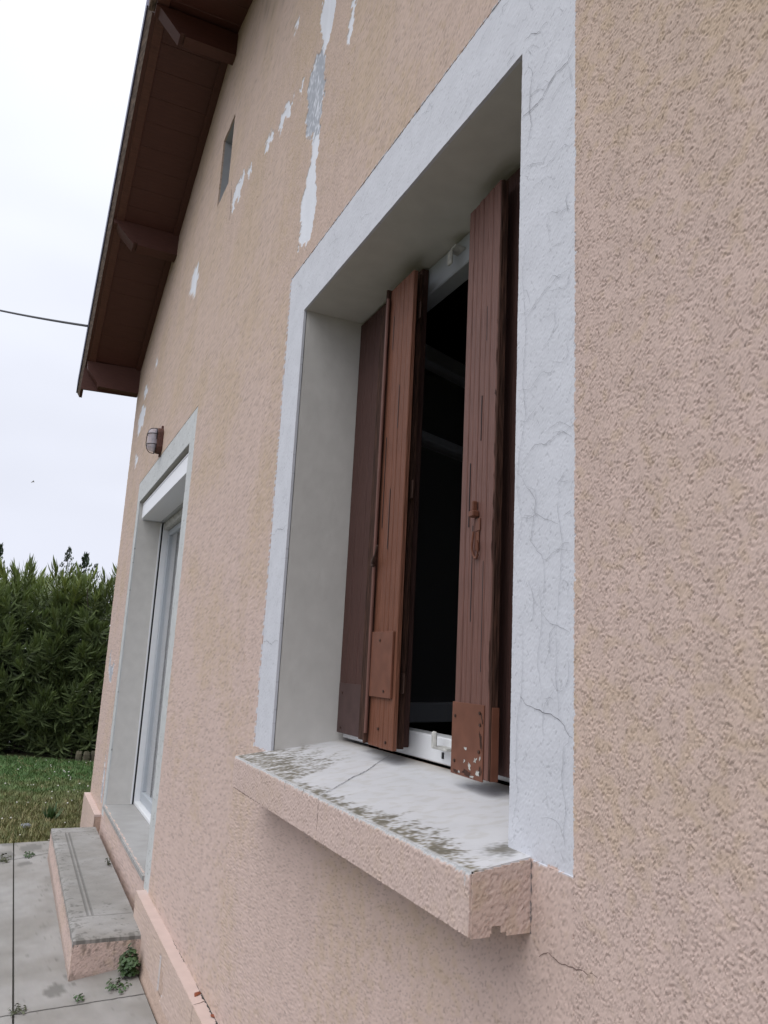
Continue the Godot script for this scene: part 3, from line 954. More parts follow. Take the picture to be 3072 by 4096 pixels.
func make_door(house: Node3D) -> void:
	var d := branch("glazed_door", house)
	# threshold: a concrete slab flush with the wall
	part("threshold", panel(lines(-5.962, -4.083, even(0.012)), lines(-0.012, 0.32, even(0.006)), v3(0, -1.037, 0), Vector3.RIGHT, Vector3(0, 0, -1), threshold_top, always, 0.02), M.stone, d)
	part("threshold_slab", boxm(v3(-5.9625, -1.16, -0.32), v3(-4.0825, -1.0395, -0.001), 0.004), M.plaster, d)
	# guide rail, gasket and frame in the depth of the left jamb
	part("guide_rail", boxm(v3(-5.9625, -1.036, -0.178), v3(-5.950, 0.98, -0.168), 0.001), M.pvc, d)
	part("guide_rail", boxm(v3(-4.095, -1.036, -0.178), v3(-4.0825, 0.98, -0.168), 0.001), M.pvc, d)
	part("gasket", boxm(v3(-5.9625, -1.036, -0.190), v3(-5.953, 0.98, -0.1785), 0.0), M.gasket, d)
	part("gasket", boxm(v3(-4.092, -1.036, -0.190), v3(-4.0825, 0.98, -0.1785), 0.0), M.gasket, d)
	for s in [[-5.9625, -5.940], [-4.105, -4.0825]]:
		part("stile", boxm(v3(s[0], -1.036, -0.262), v3(s[1], 0.98, -0.1905), 0.002), M.pvc, d)
	part("sill_rail", boxm(v3(-5.9395, -1.036, -0.30), v3(-4.1055, -1.012, -0.192), 0.003), M.pvc, d)
	part("head_rail", boxm(v3(-5.9395, 0.93, -0.30), v3(-4.1055, 0.985, -0.192), 0.003), M.dirty_white, d)
	# two sliding leaves
	for l in [[-5.939, -5.00, -0.262, "sliding_leaf"], [-5.04, -4.106, -0.298, "sliding_leaf"]]:
		var st := begin()
		var z: float = l[2]
		box(st, v3(l[0], -1.0115, z), v3(l[1], -0.945, z + 0.034), 0.004)
		box(st, v3(l[0], 0.885, z), v3(l[1], 0.9295, z + 0.034), 0.004)
		box(st, v3(l[0], -0.9445, z), v3(l[0] + 0.055, 0.8845, z + 0.034), 0.004)
		box(st, v3(l[1] - 0.055, -0.9445, z), v3(l[1], 0.8845, z + 0.034), 0.004)
		part(l[3], st.commit(), M.pvc_grey, d)
		part("pane", boxm(v3(l[0] + 0.05, -0.95, z + 0.014), v3(l[1] - 0.05, 0.89, z + 0.019), 0.0), M.glass, d)
	part("curtain", curtain(), M.curtain, d)
	# roller shutter box under the lintel
	part("shutter_box", boxm(v3(-5.905, 0.986, -0.165), v3(-4.084, 1.104, -0.02), 0.003), M.box_white, d)
	part("box_soffit", boxm(v3(-5.9625, 0.986, -0.30), v3(-4.083, 1.0025, -0.1655), 0.002), M.box_shaded, d)
	part("box_cap", boxm(v3(-5.962, 0.987, -0.1648), v3(-5.9055, 1.100, -0.035), 0.003), M.box_shaded, d)
	part("box_seam", boxm(v3(-5.904, 1.0865, -0.0205), v3(-4.085, 1.0880, -0.0190), 0.0), M.gasket, d)

func threshold_top(x: float, z: float) -> float:
	var h := concrete(x * 1.1 + 5.0, -z, -0.22 + 0.5 * smoothstep(0.012, -0.008, z))
	tint = tint.lerp(Color(0.47, 0.47, 0.475), 0.35)
	if z < -0.004:
		h -= 0.003
	return h

func curtain() -> ArrayMesh:
	M.curtain = paint(Color(0.55, 0.57, 0.62), 0.9)
	var n := noise(3.0, 77, 2)
	return panel(lines(-5.93, -4.11, even(0.02)), lines(-1.0, 0.98, even(0.2)), v3(0, 0, -0.42), Vector3.RIGHT, Vector3.UP, func(x, _y):
		tint = Color.WHITE
		return 0.025 * sin(x * 42.0 + 2.0 * n.get_noise_1d(x)), always, 0.0)

func roof_line(x: float) -> float:
	return 4.882 + 0.34 * x

func make_roof(house: Node3D) -> void:
	var roof := branch("roof", house)
	# boards of the soffit, running out from the wall
	var slope := Vector3(1, 0.34, 0).normalized()
	var up := Vector3(-0.34, 1, 0).normalized()
	var t := Transform3D(Basis(slope, up, Vector3.BACK), v3(-7.5, roof_line(-7.5), 0))
	var run := 3.52 * Vector2(1, 0.34).length()
	var s := 0.42
	while s < run:
		var w := minf(0.175 + rng.randf_range(-0.01, 0.01), run - s)
		if w > 0.03:
			part("soffit_board", boxm(Vector3(s, rng.randf_range(0.0, 0.001), -0.32), Vector3(s + w - 0.0012, 0.022, 0.39), 0.001, t), M.eaves, roof)
		s += w
	part("roof_deck", boxm(Vector3(0.42, 0.023, -6.2), Vector3(run, 0.12, 0.455), 0.0, t), M.eaves, roof)
	part("wall_batten", boxm(Vector3(0.5, -0.016, 0.004), Vector3(run, -0.0005, 0.047), 0.002, t), M.eaves, roof)
	part("verge_rafter", boxm(Vector3(0.42, -0.012, 0.3905), Vector3(run, 0.022, 0.4435), 0.003, t), M.eaves_light, roof)
	var section := func(pts: Array, s0: float, s1: float) -> ArrayMesh:
		# a strip along the slope, its cross-section given as (height, outward) pairs
		var st := begin()
		var mid := Vector2.ZERO
		for q in pts:
			mid += q / pts.size()
		for i in pts.size():
			var p: Vector2 = pts[i]
			var q: Vector2 = pts[(i + 1) % pts.size()]
			var o := (p + q) / 2.0 - mid
			quad(st, t * Vector3(s0, p.x, p.y), t * Vector3(s0, q.x, q.y), t * Vector3(s1, q.x, q.y), t * Vector3(s1, p.x, p.y), t.basis * Vector3(0, o.x, o.y))
			if i > 0 and i < pts.size() - 1:
				var k: Vector2 = pts[0]
				tri(st, t * Vector3(s0, k.x, k.y), t * Vector3(s0, p.x, p.y), t * Vector3(s0, q.x, q.y), -slope)
				tri(st, t * Vector3(s1, k.x, k.y), t * Vector3(s1, p.x, p.y), t * Vector3(s1, q.x, q.y), slope)
		return st.commit()
	part("barge_board", section.call([Vector2(-0.006, 0.4440), Vector2(-0.006, 0.466), Vector2(0.040, 0.489), Vector2(0.165, 0.489), Vector2(0.165, 0.4440)], 0.0, run), M.eaves, roof)
	part("weathered_edge", section.call([Vector2(-0.0075, 0.4662), Vector2(-0.006, 0.4675), Vector2(0.0395, 0.4905), Vector2(0.041, 0.4892)], 0.001, run), M.weathered, roof)
	part("verge_flashing", section.call([Vector2(0.041, 0.4892), Vector2(0.041, 0.4985), Vector2(0.190, 0.4985), Vector2(0.190, 0.4892)], -0.004, run), M.verge_metal, roof)
	part("tile_slope", boxm(Vector3(0.36, 0.121, -6.25), Vector3(run, 0.19, 0.492), 0.01, t), M.tile, roof)
	# the other slope
	var slope2 := Vector3(1, -0.22, 0).normalized()
	var t2 := Transform3D(Basis(slope2, Vector3(0.22, 1, 0).normalized(), Vector3.BACK), v3(-3.98, 3.53, 0))
	for k in 36:
		part("soffit_board", boxm(Vector3(0.005 + k * 0.178, 0.0, -0.32), Vector3(0.005 + k * 0.178 + 0.174, 0.022, 0.39), 0.003, t2), M.eaves, roof)
	part("roof_deck", boxm(Vector3(0.005, 0.023, -6.2), Vector3(6.6, 0.12, 0.455), 0.0, t2), M.eaves, roof)
	part("verge_rafter", boxm(Vector3(0.005, -0.012, 0.3905), Vector3(6.6, 0.022, 0.456), 0.003, t2), M.eaves_light, roof)
	part("barge_board", boxm(Vector3(0.005, -0.005, 0.4565), Vector3(6.6, 0.165, 0.490), 0.003, t2), M.weathered, roof)
	part("tile_slope", boxm(Vector3(0.04, 0.121, -6.25), Vector3(6.7, 0.19, 0.4975), 0.01, t2), M.tile, roof)
	# purlin ends with a chamfered nose and a notch
	purlin(roof, -5.530, -5.410, 2.878, 0.16, 0.300)
	purlin(roof, -3.945, -3.860, 3.346, 0.14, 0.306)
	# wall plate at the corner with the board that closes the eaves
	var st := begin()
	prism(st, PackedVector2Array([Vector2(-0.1, 2.52), Vector2(-0.1, 2.287), Vector2(0.345, 2.287), Vector2(0.355, 2.317), Vector2(0.445, 2.435), Vector2(0.455, 2.50)]), 2, 1, 0, -7.05, -6.955)
	part("wall_plate", st.commit(), M.eaves, roof)
	st = begin()
	prism(st, PackedVector2Array([Vector2(0.0, 2.55), Vector2(0.0, 2.285), Vector2(0.480, 2.268), Vector2(0.472, 2.46), Vector2(0.44, 2.50)]), 2, 1, 0, -7.075, -7.052)
	part("eaves_board", st.commit(), M.eaves, roof)

func purlin(roof: Node3D, x0: float, x1: float, y: float, h: float, notch: float) -> void:
	var st := begin()
	prism(st, PackedVector2Array([Vector2(-0.1, y + h), Vector2(-0.1, y), Vector2(notch - 0.018, y), Vector2(notch - 0.018, y + 0.014), Vector2(notch + 0.009, y + 0.014), Vector2(notch + 0.010, y - 0.002), Vector2(0.434, y + 0.122), Vector2(0.456, y + 0.126), Vector2(0.456, y + h)]), 2, 1, 0, x0, x1)
	part("purlin", st.commit(), M.eaves, roof)

# a shutter leaf of upright boards
func leaf(parent: Node3D, x0: float, x1: float, y0: float, y1: float, z0: float, z1: float, boards: int, mat: Material, slant := 0.0) -> Transform3D:
	var t := Transform3D(Basis(Vector3.UP, slant), v3(x0, 0, z1))
	var w := x1 - x0
	var at := 0.0
	for k in boards:
		var ww := w / boards * (rng.randf_range(0.8, 1.2) if k < boards - 1 else 1.0)
		if k == boards - 1:
			ww = w - at
		part("slat", boxm(Vector3(at, y0 + rng.randf_range(0, 0.0015), z0 - z1), Vector3(at + ww - 0.0022, y1 - rng.randf_range(0, 0.002), -rng.randf_range(0.0, 0.0012)), 0.0018, t), mat, parent)
		at += ww
	return t

func make_shutters() -> void:
	var left := thing("folding_shutter", "brown folded wooden shutter against the far jamb with an upright rod and a patch plate", "shutter", v3(-2.0, -0.193, -0.17), "folding shutters of the window")
	leaf(left, -2.226, -1.786, -0.193, 1.104, -0.2165, -0.196, 7, M.shutter_shaded)
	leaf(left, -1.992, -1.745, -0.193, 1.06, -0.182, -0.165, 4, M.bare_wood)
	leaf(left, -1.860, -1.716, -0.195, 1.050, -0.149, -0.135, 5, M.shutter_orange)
	# metal and plywood patches
	part("patch_plate", boxm(v3(-2.218, -0.195, -0.1955), v3(-1.99, -0.052, -0.1935), 0.0008), M.plate_dull, left)
	part("patch_plate", boxm(v3(-1.852, -0.074, -0.1345), v3(-1.728, 0.088, -0.1285), 0.001), M.plate, left)
	for p in [[-1.80, 0.066, -0.1283], [-1.765, -0.058, -0.1283], [-1.80, -0.150, -0.1348], [-1.755, -0.178, -0.1348], [-2.19, -0.08, -0.1933], [-2.05, -0.09, -0.1933], [-2.19, -0.18, -0.1933]]:
		screw(left, p)
	# edge strip and upright rod with its lever
	part("edge_strip", boxm(v3(-1.868, -0.190, -0.150), v3(-1.8605, 1.052, -0.124), 0.002), M.bare_wood, left)
	var st := begin()
	tube(st, PackedVector3Array([v3(-1.858, -0.165, -0.127), v3(-1.857, 0.4, -0.126), v3(-1.856, 1.02, -0.126)]), 0.0048, 8)
	part("bolt_rod", st.commit(), M.shutter, left)
	st = begin()
	tube(st, PackedVector3Array([v3(-1.856, 0.268, -0.121), v3(-1.838, 0.272, -0.114), v3(-1.815, 0.286, -0.110), v3(-1.803, 0.306, -0.108)]), 0.0048, 8, 0.0032)
	box(st, v3(-1.864, 0.258, -0.128), v3(-1.850, 0.280, -0.118), 0.002)
	part("lever", st.commit(), M.rust, left)
	for y in [0.94, 0.448, -0.036]:
		st = begin()
		tube(st, PackedVector3Array([v3(-1.7445, y - 0.022, -0.160), v3(-1.7445, y + 0.022, -0.160)]), 0.0055, 10)
		box(st, v3(-1.743, y - 0.024, -0.1615), v3(-1.7175, y + 0.024, -0.1592), 0.0008)
		part("hinge", st.commit(), M.rust, left)
	for p in [[-1.84, 0.36, 0.25], [-1.80, 0.30, 0.16], [-1.775, 0.62, 0.12], [-1.83, 0.86, 0.10]]:
		st = begin()
		box(st, v3(p[0], p[1], -0.1352), v3(p[0] + 0.0022, p[1] + p[2], -0.1345), 0.0)
		part("split", st.commit(), M.gasket, left)

	var right := thing("folding_shutter", "brown folded wooden shutter with flaking white scars at its foot, nearest the cracked white jamb", "shutter", v3(-1.2, -0.193, -0.15), "folding shutters of the window")
	leaf(right, -1.42, -1.030, -0.193, 1.10, -0.195, -0.1705, 5, M.shutter_shaded)
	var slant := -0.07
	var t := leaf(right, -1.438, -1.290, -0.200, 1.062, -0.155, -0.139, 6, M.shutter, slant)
	part("edge_board", boxm(Vector3(0.1482, -0.200, -0.018), Vector3(0.1520, 1.058, -0.001), 0.0015, t), M.bare_wood, right)
	part("foot_plate", boxm(Vector3(-0.004, -0.204, -0.0002), Vector3(0.132, -0.062, 0.0024), 0.0008, t), M.plate, right)
	part("foot_plate", boxm(Vector3(0.1522, -0.200, -0.020), Vector3(0.1537, -0.065, -0.004), 0.0006, t), M.plate, right)
	for p in [[0.012, -0.09], [0.118, -0.078], [0.120, -0.10], [0.014, -0.178], [0.118, -0.15]]:
		var q: Vector3 = t * Vector3(p[0], p[1], 0.0026)
		screw(right, [q.x, q.y - UP, q.z])
	# flaked spots that show the pale primer
	var chips := begin()
	var worn := begin()
	for c in [[0.062, -0.150, 0.012, 0.005, 0], [0.080, -0.181, 0.010, 0.011, 0], [0.103, -0.168, 0.009, 0.010, 0], [0.114, -0.190, 0.012, 0.009, 0], [0.090, -0.200, 0.014, 0.004, 0], [0.122, -0.162, 0.005, 0.008, 0], [0.058, -0.174, 0.006, 0.006, 0], [0.036, -0.197, 0.009, 0.004, 0], [0.124, -0.13, 0.009, 0.032, 1], [0.122, -0.185, 0.014, 0.018, 1], [0.07, -0.195, 0.04, 0.010, 1], [0.02, -0.198, 0.02, 0.007, 1], [0.127, -0.09, 0.005, 0.02, 1]]:
		var pts := []
		var sk := rng.randf_range(-0.4, 0.4)
		var w: bool = c[4] == 1
		for a in 17:
			var an := a * TAU / 17.0
			var sq := Vector2(signf(cos(an)) * pow(absf(cos(an)), 0.7), signf(sin(an)) * pow(absf(sin(an)), 0.7)) * rng.randf_range(0.45, 1.2)
			pts.append(t * Vector3(clampf(c[0] + sq.x * c[2] * 0.62 + sq.y * c[3] * sk, 0.0, 0.131), maxf(c[1] + sq.y * c[3] * 0.62, -0.2035), 0.0026 if w else 0.0030))
		var mid: Vector3 = t * Vector3(c[0], maxf(c[1], -0.2), 0.0026 if w else 0.0030)
		for a in 17:
			tri(worn if w else chips, mid, pts[a], pts[(a + 1) % 17], t.basis.z)
	part("worn_edge", worn.commit(), M.bare_wood, right)
	worn = begin()
	for k in 16:
		var y := rng.randf_range(-0.04, 0.85)
		var tall := rng.randf_range(0.012, 0.07)
		var deep := rng.randf_range(0.0015, 0.006)
		var old := Vector3.ZERO
		for i in 9:
			var f := i / 8.0
			var q: Vector3 = t * Vector3(0.1478 - deep * sin(PI * f) * rng.randf_range(0.5, 1.0), y + tall * f, 0.0006)
			if i > 0:
				quad(worn, old, q, t * Vector3(0.1478, y + tall * f, 0.0006), t * Vector3(0.1478, y + tall * (f - 0.125), 0.0006), t.basis.z)
			old = q
	part("worn_edge", worn.commit(), M.bare_wood, right).set_meta("kind", "stuff")
	part("flaked_primer", chips.commit(), M.dirty_white, right)
	for p in [[0.04, 0.30, 0.14], [0.085, 0.48, 0.10], [0.06, 0.10, 0.2], [0.11, 0.0, 0.22], [0.10, 0.70, 0.08]]:
		part("split", boxm(Vector3(p[0], p[1], -0.001), Vector3(p[0] + 0.0015, p[1] + p[2], 0.0006), 0.0, t), M.gasket, right)
	# latch: a stop block and a hanging staple
	var st2 := begin()
	box(st2, Vector3(0.068, 0.315, 0.0), Vector3(0.088, 0.328, 0.016), 0.002, t)
	box(st2, Vector3(0.072, 0.328, 0.0), Vector3(0.080, 0.350, 0.012), 0.002, t)
	part("latch_block", st2.commit(), M.plate, right)
	st2 = begin()
	box(st2, Vector3(0.076, 0.285, 0.0), Vector3(0.096, 0.312, 0.003), 0.001, t)
	box(st2, Vector3(0.078, 0.245, 0.0), Vector3(0.092, 0.284, 0.003), 0.001, t)
	var loop := PackedVector3Array()
	for a in 13:
		var an := PI * (0.9 + a / 12.0 * 1.3)
		loop.append(t * Vector3(0.085 + 0.0125 * cos(an), 0.250 + 0.022 * sin(an), 0.007 + 0.003 * sin(an)))
	tube(st2, PackedVector3Array([t * Vector3(0.0755, 0.285, 0.006)]) + loop, 0.0026, 8)
	part("latch_staple", st2.commit(), M.plate, right)

func screw(parent: Node3D, p: Array) -> void:
	var st := begin()
	tube(st, PackedVector3Array([v3(p[0], p[1], p[2] - 0.001), v3(p[0], p[1], p[2] + 0.0022)]), 0.0038, 8, 0.003)
	part("screw", st.commit(), M.rust, parent)

func make_ground() -> void:
	var earth := MeshInstance3D.new()
	earth.name = "lawn_ground"
	var plane := noise(0.8, 91, 3)
	var gm := panel(lines(-60, 30, even(0.6)), lines(-30, 40, even(0.6)), v3(0, -1.475, 0), Vector3.RIGHT, Vector3(0, 0, -1), func(x, z):
		tint = Color(0.055, 0.06, 0.022).lerp(Color(0.09, 0.075, 0.035), 0.5 + 0.5 * plane.get_noise_2d(x, z))
		return 0.0, always, 0.0)
	earth.mesh = gm
	earth.material_override = M.stone
	earth.set_meta("kind", "structure")
	add_child(earth)
	# the paving: cast concrete bays with open joints
	var pav := structure("patio")
	var xe := [-6.60, -6.185, -3.49, -1.2, 1.4]
	var ze := [0.062, 0.530, 1.15]
	for a in 4:
		for b in 2:
			var x0: float = xe[a] + 0.006
			var x1: float = xe[a + 1] - 0.006
			var z0: float = ze[b] + 0.004
			var z1: float = ze[b + 1] - 0.004
			var near: bool = a < 3 and b < 2
			var skew := func(x: float, z: float) -> float:
				# the bay ends are not square to the wall
				var k := clampf((x - x0) / (x1 - x0), 0, 1)
				var s0 := -0.62 if a == 0 else (0.0 if a == 1 else -0.28)
				var s1 := 0.0 if a == 0 else -0.28
				return lerpf(s0, s1, k) * (z - 0.3)
			var m := slab(lines(x0, x1, window_x if near else even(0.08)), lines(-z1, -z0, even(0.007 if near else 0.08)), skew)
			part("slab", m, M.stone, pav)
	part("bedding", slab_bed(), paint(Color(0.06, 0.055, 0.045), 0.95), pav)

func slab(us: PackedFloat32Array, vs: PackedFloat32Array, skew: Callable) -> ArrayMesh:
	var m := panel(us, vs, Vector3.ZERO, Vector3.RIGHT, Vector3(0, 0, -1), slab_top, always, 0.08)
	var a := m.surface_get_arrays(0)
	var p: PackedVector3Array = a[Mesh.ARRAY_VERTEX]
	for i in p.size():
		var q := p[i]
		q.x += skew.call(q.x, q.z) + 0.004 * noises.mid.get_noise_2d(q.z * 2.0, 5.0)
		q.y += ground(q.x, q.z) + UP
		p[i] = q
	a[Mesh.ARRAY_VERTEX] = p
	var out := ArrayMesh.new()
	out.add_surface_from_arrays(Mesh.PRIMITIVE_TRIANGLES, a)
	return out

func slab_bed() -> ArrayMesh:
	var st := begin()
	var p := func(x: float, z: float) -> Vector3: return v3(x, ground(x, z) - 0.014, z)
	quad(st, p.call(-6.5, 0.05), p.call(1.4, 0.05), p.call(1.4, 1.14), p.call(-6.5, 1.14), Vector3.UP)
	return st.commit()

func make_step() -> void:
	var s := thing("doorstep", "long low concrete step with stained grooved top and pink rendered sides below the glazed door", "step", v3(-4.9, -1.37, 0.18))
	part("core", boxm(v3(-6.026, -1.6, 0.048), v3(-3.754, -1.203, 0.319), 0.004), M.plaster, s)
	part("tread", panel(lines(-6.03, -3.75, even(0.006)), lines(-0.325, -0.040, even(0.0035)), v3(0, -1.191, 0), Vector3.RIGHT, Vector3(0, 0, -1), step_top, always, 0.024), M.stone, s)
	part("riser", panel(lines(-6.03, -3.75, even(0.008)), lines(-1.46, -1.212, even(0.004)), v3(0, 0, 0.3205), Vector3.RIGHT, Vector3.UP, riser_face, always, 0.004), M.stucco, s)
	part("end_face", panel(lines(-0.3215, -0.046, even(0.0036)), lines(-1.46, -1.212, even(0.0036)), v3(-3.7535, 0, 0), Vector3(0, 0, -1), Vector3.UP, riser_face, always, 0.004), M.stucco, s)

func riser_face(x: float, y: float) -> float:
	var h := stucco(x * 0.8 + 71.0, y * 0.8)
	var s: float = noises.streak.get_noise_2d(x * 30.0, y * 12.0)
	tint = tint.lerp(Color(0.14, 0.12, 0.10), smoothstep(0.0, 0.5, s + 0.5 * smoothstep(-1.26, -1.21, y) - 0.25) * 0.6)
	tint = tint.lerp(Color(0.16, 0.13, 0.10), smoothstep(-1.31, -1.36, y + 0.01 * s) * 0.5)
	return h * 1.5

func make_lamp() -> void:
	var c := v3(-5.115, 1.385, 0)
	var l := thing("wall_lamp", "oval bulkhead lamp with rusty base and wire cage on the wall above the door", "lamp", c)
	var st := begin()
	loft(st, c, [[0.050, 0.086, 0.004], [0.052, 0.088, 0.010], [0.050, 0.086, 0.036], [0.046, 0.082, 0.042]])
	part("housing", st.commit(), lamp_rust(), l)
	var g := begin()
	loft(g, c, [[0.043, 0.078, 0.0425], [0.043, 0.078, 0.062], [0.040, 0.074, 0.078], [0.032, 0.065, 0.090], [0.020, 0.052, 0.0955]])
	var gm := StandardMaterial3D.new()
	gm.albedo_color = Color(0.80, 0.78, 0.84, 0.45)
	gm.transparency = BaseMaterial3D.TRANSPARENCY_ALPHA
	gm.roughness = 0.28
	part("glass_cover", g.commit(), gm, l)
	var b := begin()
	tube(b, PackedVector3Array([c + Vector3(0, -0.05, 0.055), c + Vector3(0, -0.02, 0.055), c + Vector3(0, 0.01, 0.055)]), 0.014, 10)
	tube(b, PackedVector3Array([c + Vector3(0, 0.01, 0.055), c + Vector3(0, 0.03, 0.055), c + Vector3(0, 0.055, 0.055)]), 0.022, 10, 0.016)
	part("bulb", b.commit(), paint(Color(0.55, 0.54, 0.55), 0.4), l)
	var w := begin()
	var wire := paint(Color(0.03, 0.025, 0.03), 0.5, 0.4)
	# hoops across, one hoop lengthwise and a ring round the rim
	for dy in [-0.035, 0.035]:
		var pts := PackedVector3Array()
		for k in 13:
			var a := PI * k / 12.0
			pts.append(c + Vector3(-0.050 * cos(a), dy, 0.042 + 0.060 * pow(sin(a), 0.6)))
		tube(w, pts, 0.0026, 6)
	var long := PackedVector3Array()
	for k in 17:
		var a := PI * k / 16.0
		long.append(c + Vector3(-0.012, -0.086 * cos(a), 0.042 + 0.060 * pow(sin(a), 0.5)))
	tube(w, long, 0.0026, 6)
	var rim := PackedVector3Array()
	for k in 25:
		var a := TAU * k / 24.0
		rim.append(c + Vector3(cos(a) * 0.048, sin(a) * 0.048 + signf(sin(a)) * 0.036, 0.046))
	tube(w, rim, 0.0028, 6)
	part("cage", w.commit(), wire, l)
	for dy in [-0.094, 0.094]:
		part("fixing_lug", boxm(c + Vector3(-0.012, dy - 0.012, 0.004), c + Vector3(0.012, dy + 0.012, 0.016), 0.003), lamp_rust(), l)

func lamp_rust() -> StandardMaterial3D:
	if not M.has("lamp"):
		M.lamp = textured(paint(Color(0.17, 0.060, 0.040), 0.6), noise_picture(128, 0.05, 41, 3, 0.5, 1.0), Vector3(14, 14, 14))
	return M.lamp

# ---------------------------------------------------------------- plants
# one lance-shaped leaf along +y, folded a little at its midrib, bending back at the tip
func leaf_blade(st: SurfaceTool, t: Transform3D, length: float, width: float, droop: float, c: Color, cuts := 3) -> void:
	var rows := []
	for k in cuts + 1:
		var f := float(k) / cuts
		var w := width * sin(PI * pow(0.06 + 0.94 * f, 0.75)) * 0.5 if k < cuts else 0.0005
		var bend := droop * f * f * length
		rows.append([t * Vector3(-w, f * length, -bend + w * 0.35), t * Vector3(0, f * length, -bend), t * Vector3(w, f * length, -bend + w * 0.35)])
	for k in cuts:
		for s in 2:
			var a: Vector3 = rows[k][s]
			var b: Vector3 = rows[k][s + 1]
			var d: Vector3 = rows[k + 1][s + 1]
			var e: Vector3 = rows[k + 1][s]
			st.set_color(c)
			quad(st, a, b, d, e, t.basis.z)

func oleander_shoot(leaves: int, height: float, seed_: int) -> ArrayMesh:
	var r := RandomNumberGenerator.new()
	r.seed = seed_
	var st := begin()
	st.set_color(Color(0.9, 0.8, 0.5))
	tube(st, PackedVector3Array([Vector3.ZERO, Vector3(0.01, height * 0.5, 0.0), Vector3(0, height, 0.01)]), 0.006, 4, 0.003)
	for k in leaves:
		var f := float(k) / (leaves - 1)
		var y := height * (0.12 + 0.88 * f)
		var az := k * TAU / 3.0 + (k / 3) * 0.55 + r.randf_range(-0.25, 0.25)
		var lean := lerpf(1.35, 0.38, pow(f, 1.6)) + r.randf_range(-0.18, 0.18)
		var b := Basis(Vector3.UP, az) * Basis(Vector3.RIGHT, lean)
		var len := lerpf(0.23, 0.17, f) * r.randf_range(0.8, 1.2)
		var shade := r.randf_range(0.75, 1.15)
		var c := Color(shade, shade, shade).lerp(Color(1.45 * shade, 1.25 * shade, 0.9 * shade), pow(f, 3.0))
		leaf_blade(st, Transform3D(b, Vector3(0, y, 0)), len, 0.029 * r.randf_range(0.85, 1.2), r.randf_range(0.1, 0.5), c)
	return st.commit()

func foliage(called: String, mesh: Mesh, mat: Material, where: Array, tints: Array, parent: Node3D) -> MultiMeshInstance3D:
	var mm := MultiMesh.new()
	mm.transform_format = MultiMesh.TRANSFORM_3D
	mm.use_colors = true
	mm.mesh = mesh
	mm.instance_count = where.size()
	for i in where.size():
		mm.set_instance_transform(i, where[i])
		mm.set_instance_color(i, tints[i])
	var o := MultiMeshInstance3D.new()
	o.name = called
	o.multimesh = mm
	o.material_override = mat
	o.set_meta("kind", "stuff")
	if parent == self:
		add_child(o, true)
	else:
		parent.add_child(o, true)
		o.position = -parent.position
	return o

func green(c: Color, rough: float, through: float) -> StandardMaterial3D:
	var m := paint(c, rough)
	m.vertex_color_use_as_albedo = true
	m.backlight_enabled = true
	m.backlight = Color(through, through, through * 0.6)
	m.cull_mode = BaseMaterial3D.CULL_DISABLED
	return m

func hedge_front(z: float) -> float:
	return -12.28 + 0.62 * (0.6 - z) if z < 0.6 else -12.28 - 0.25 * (z - 0.6)

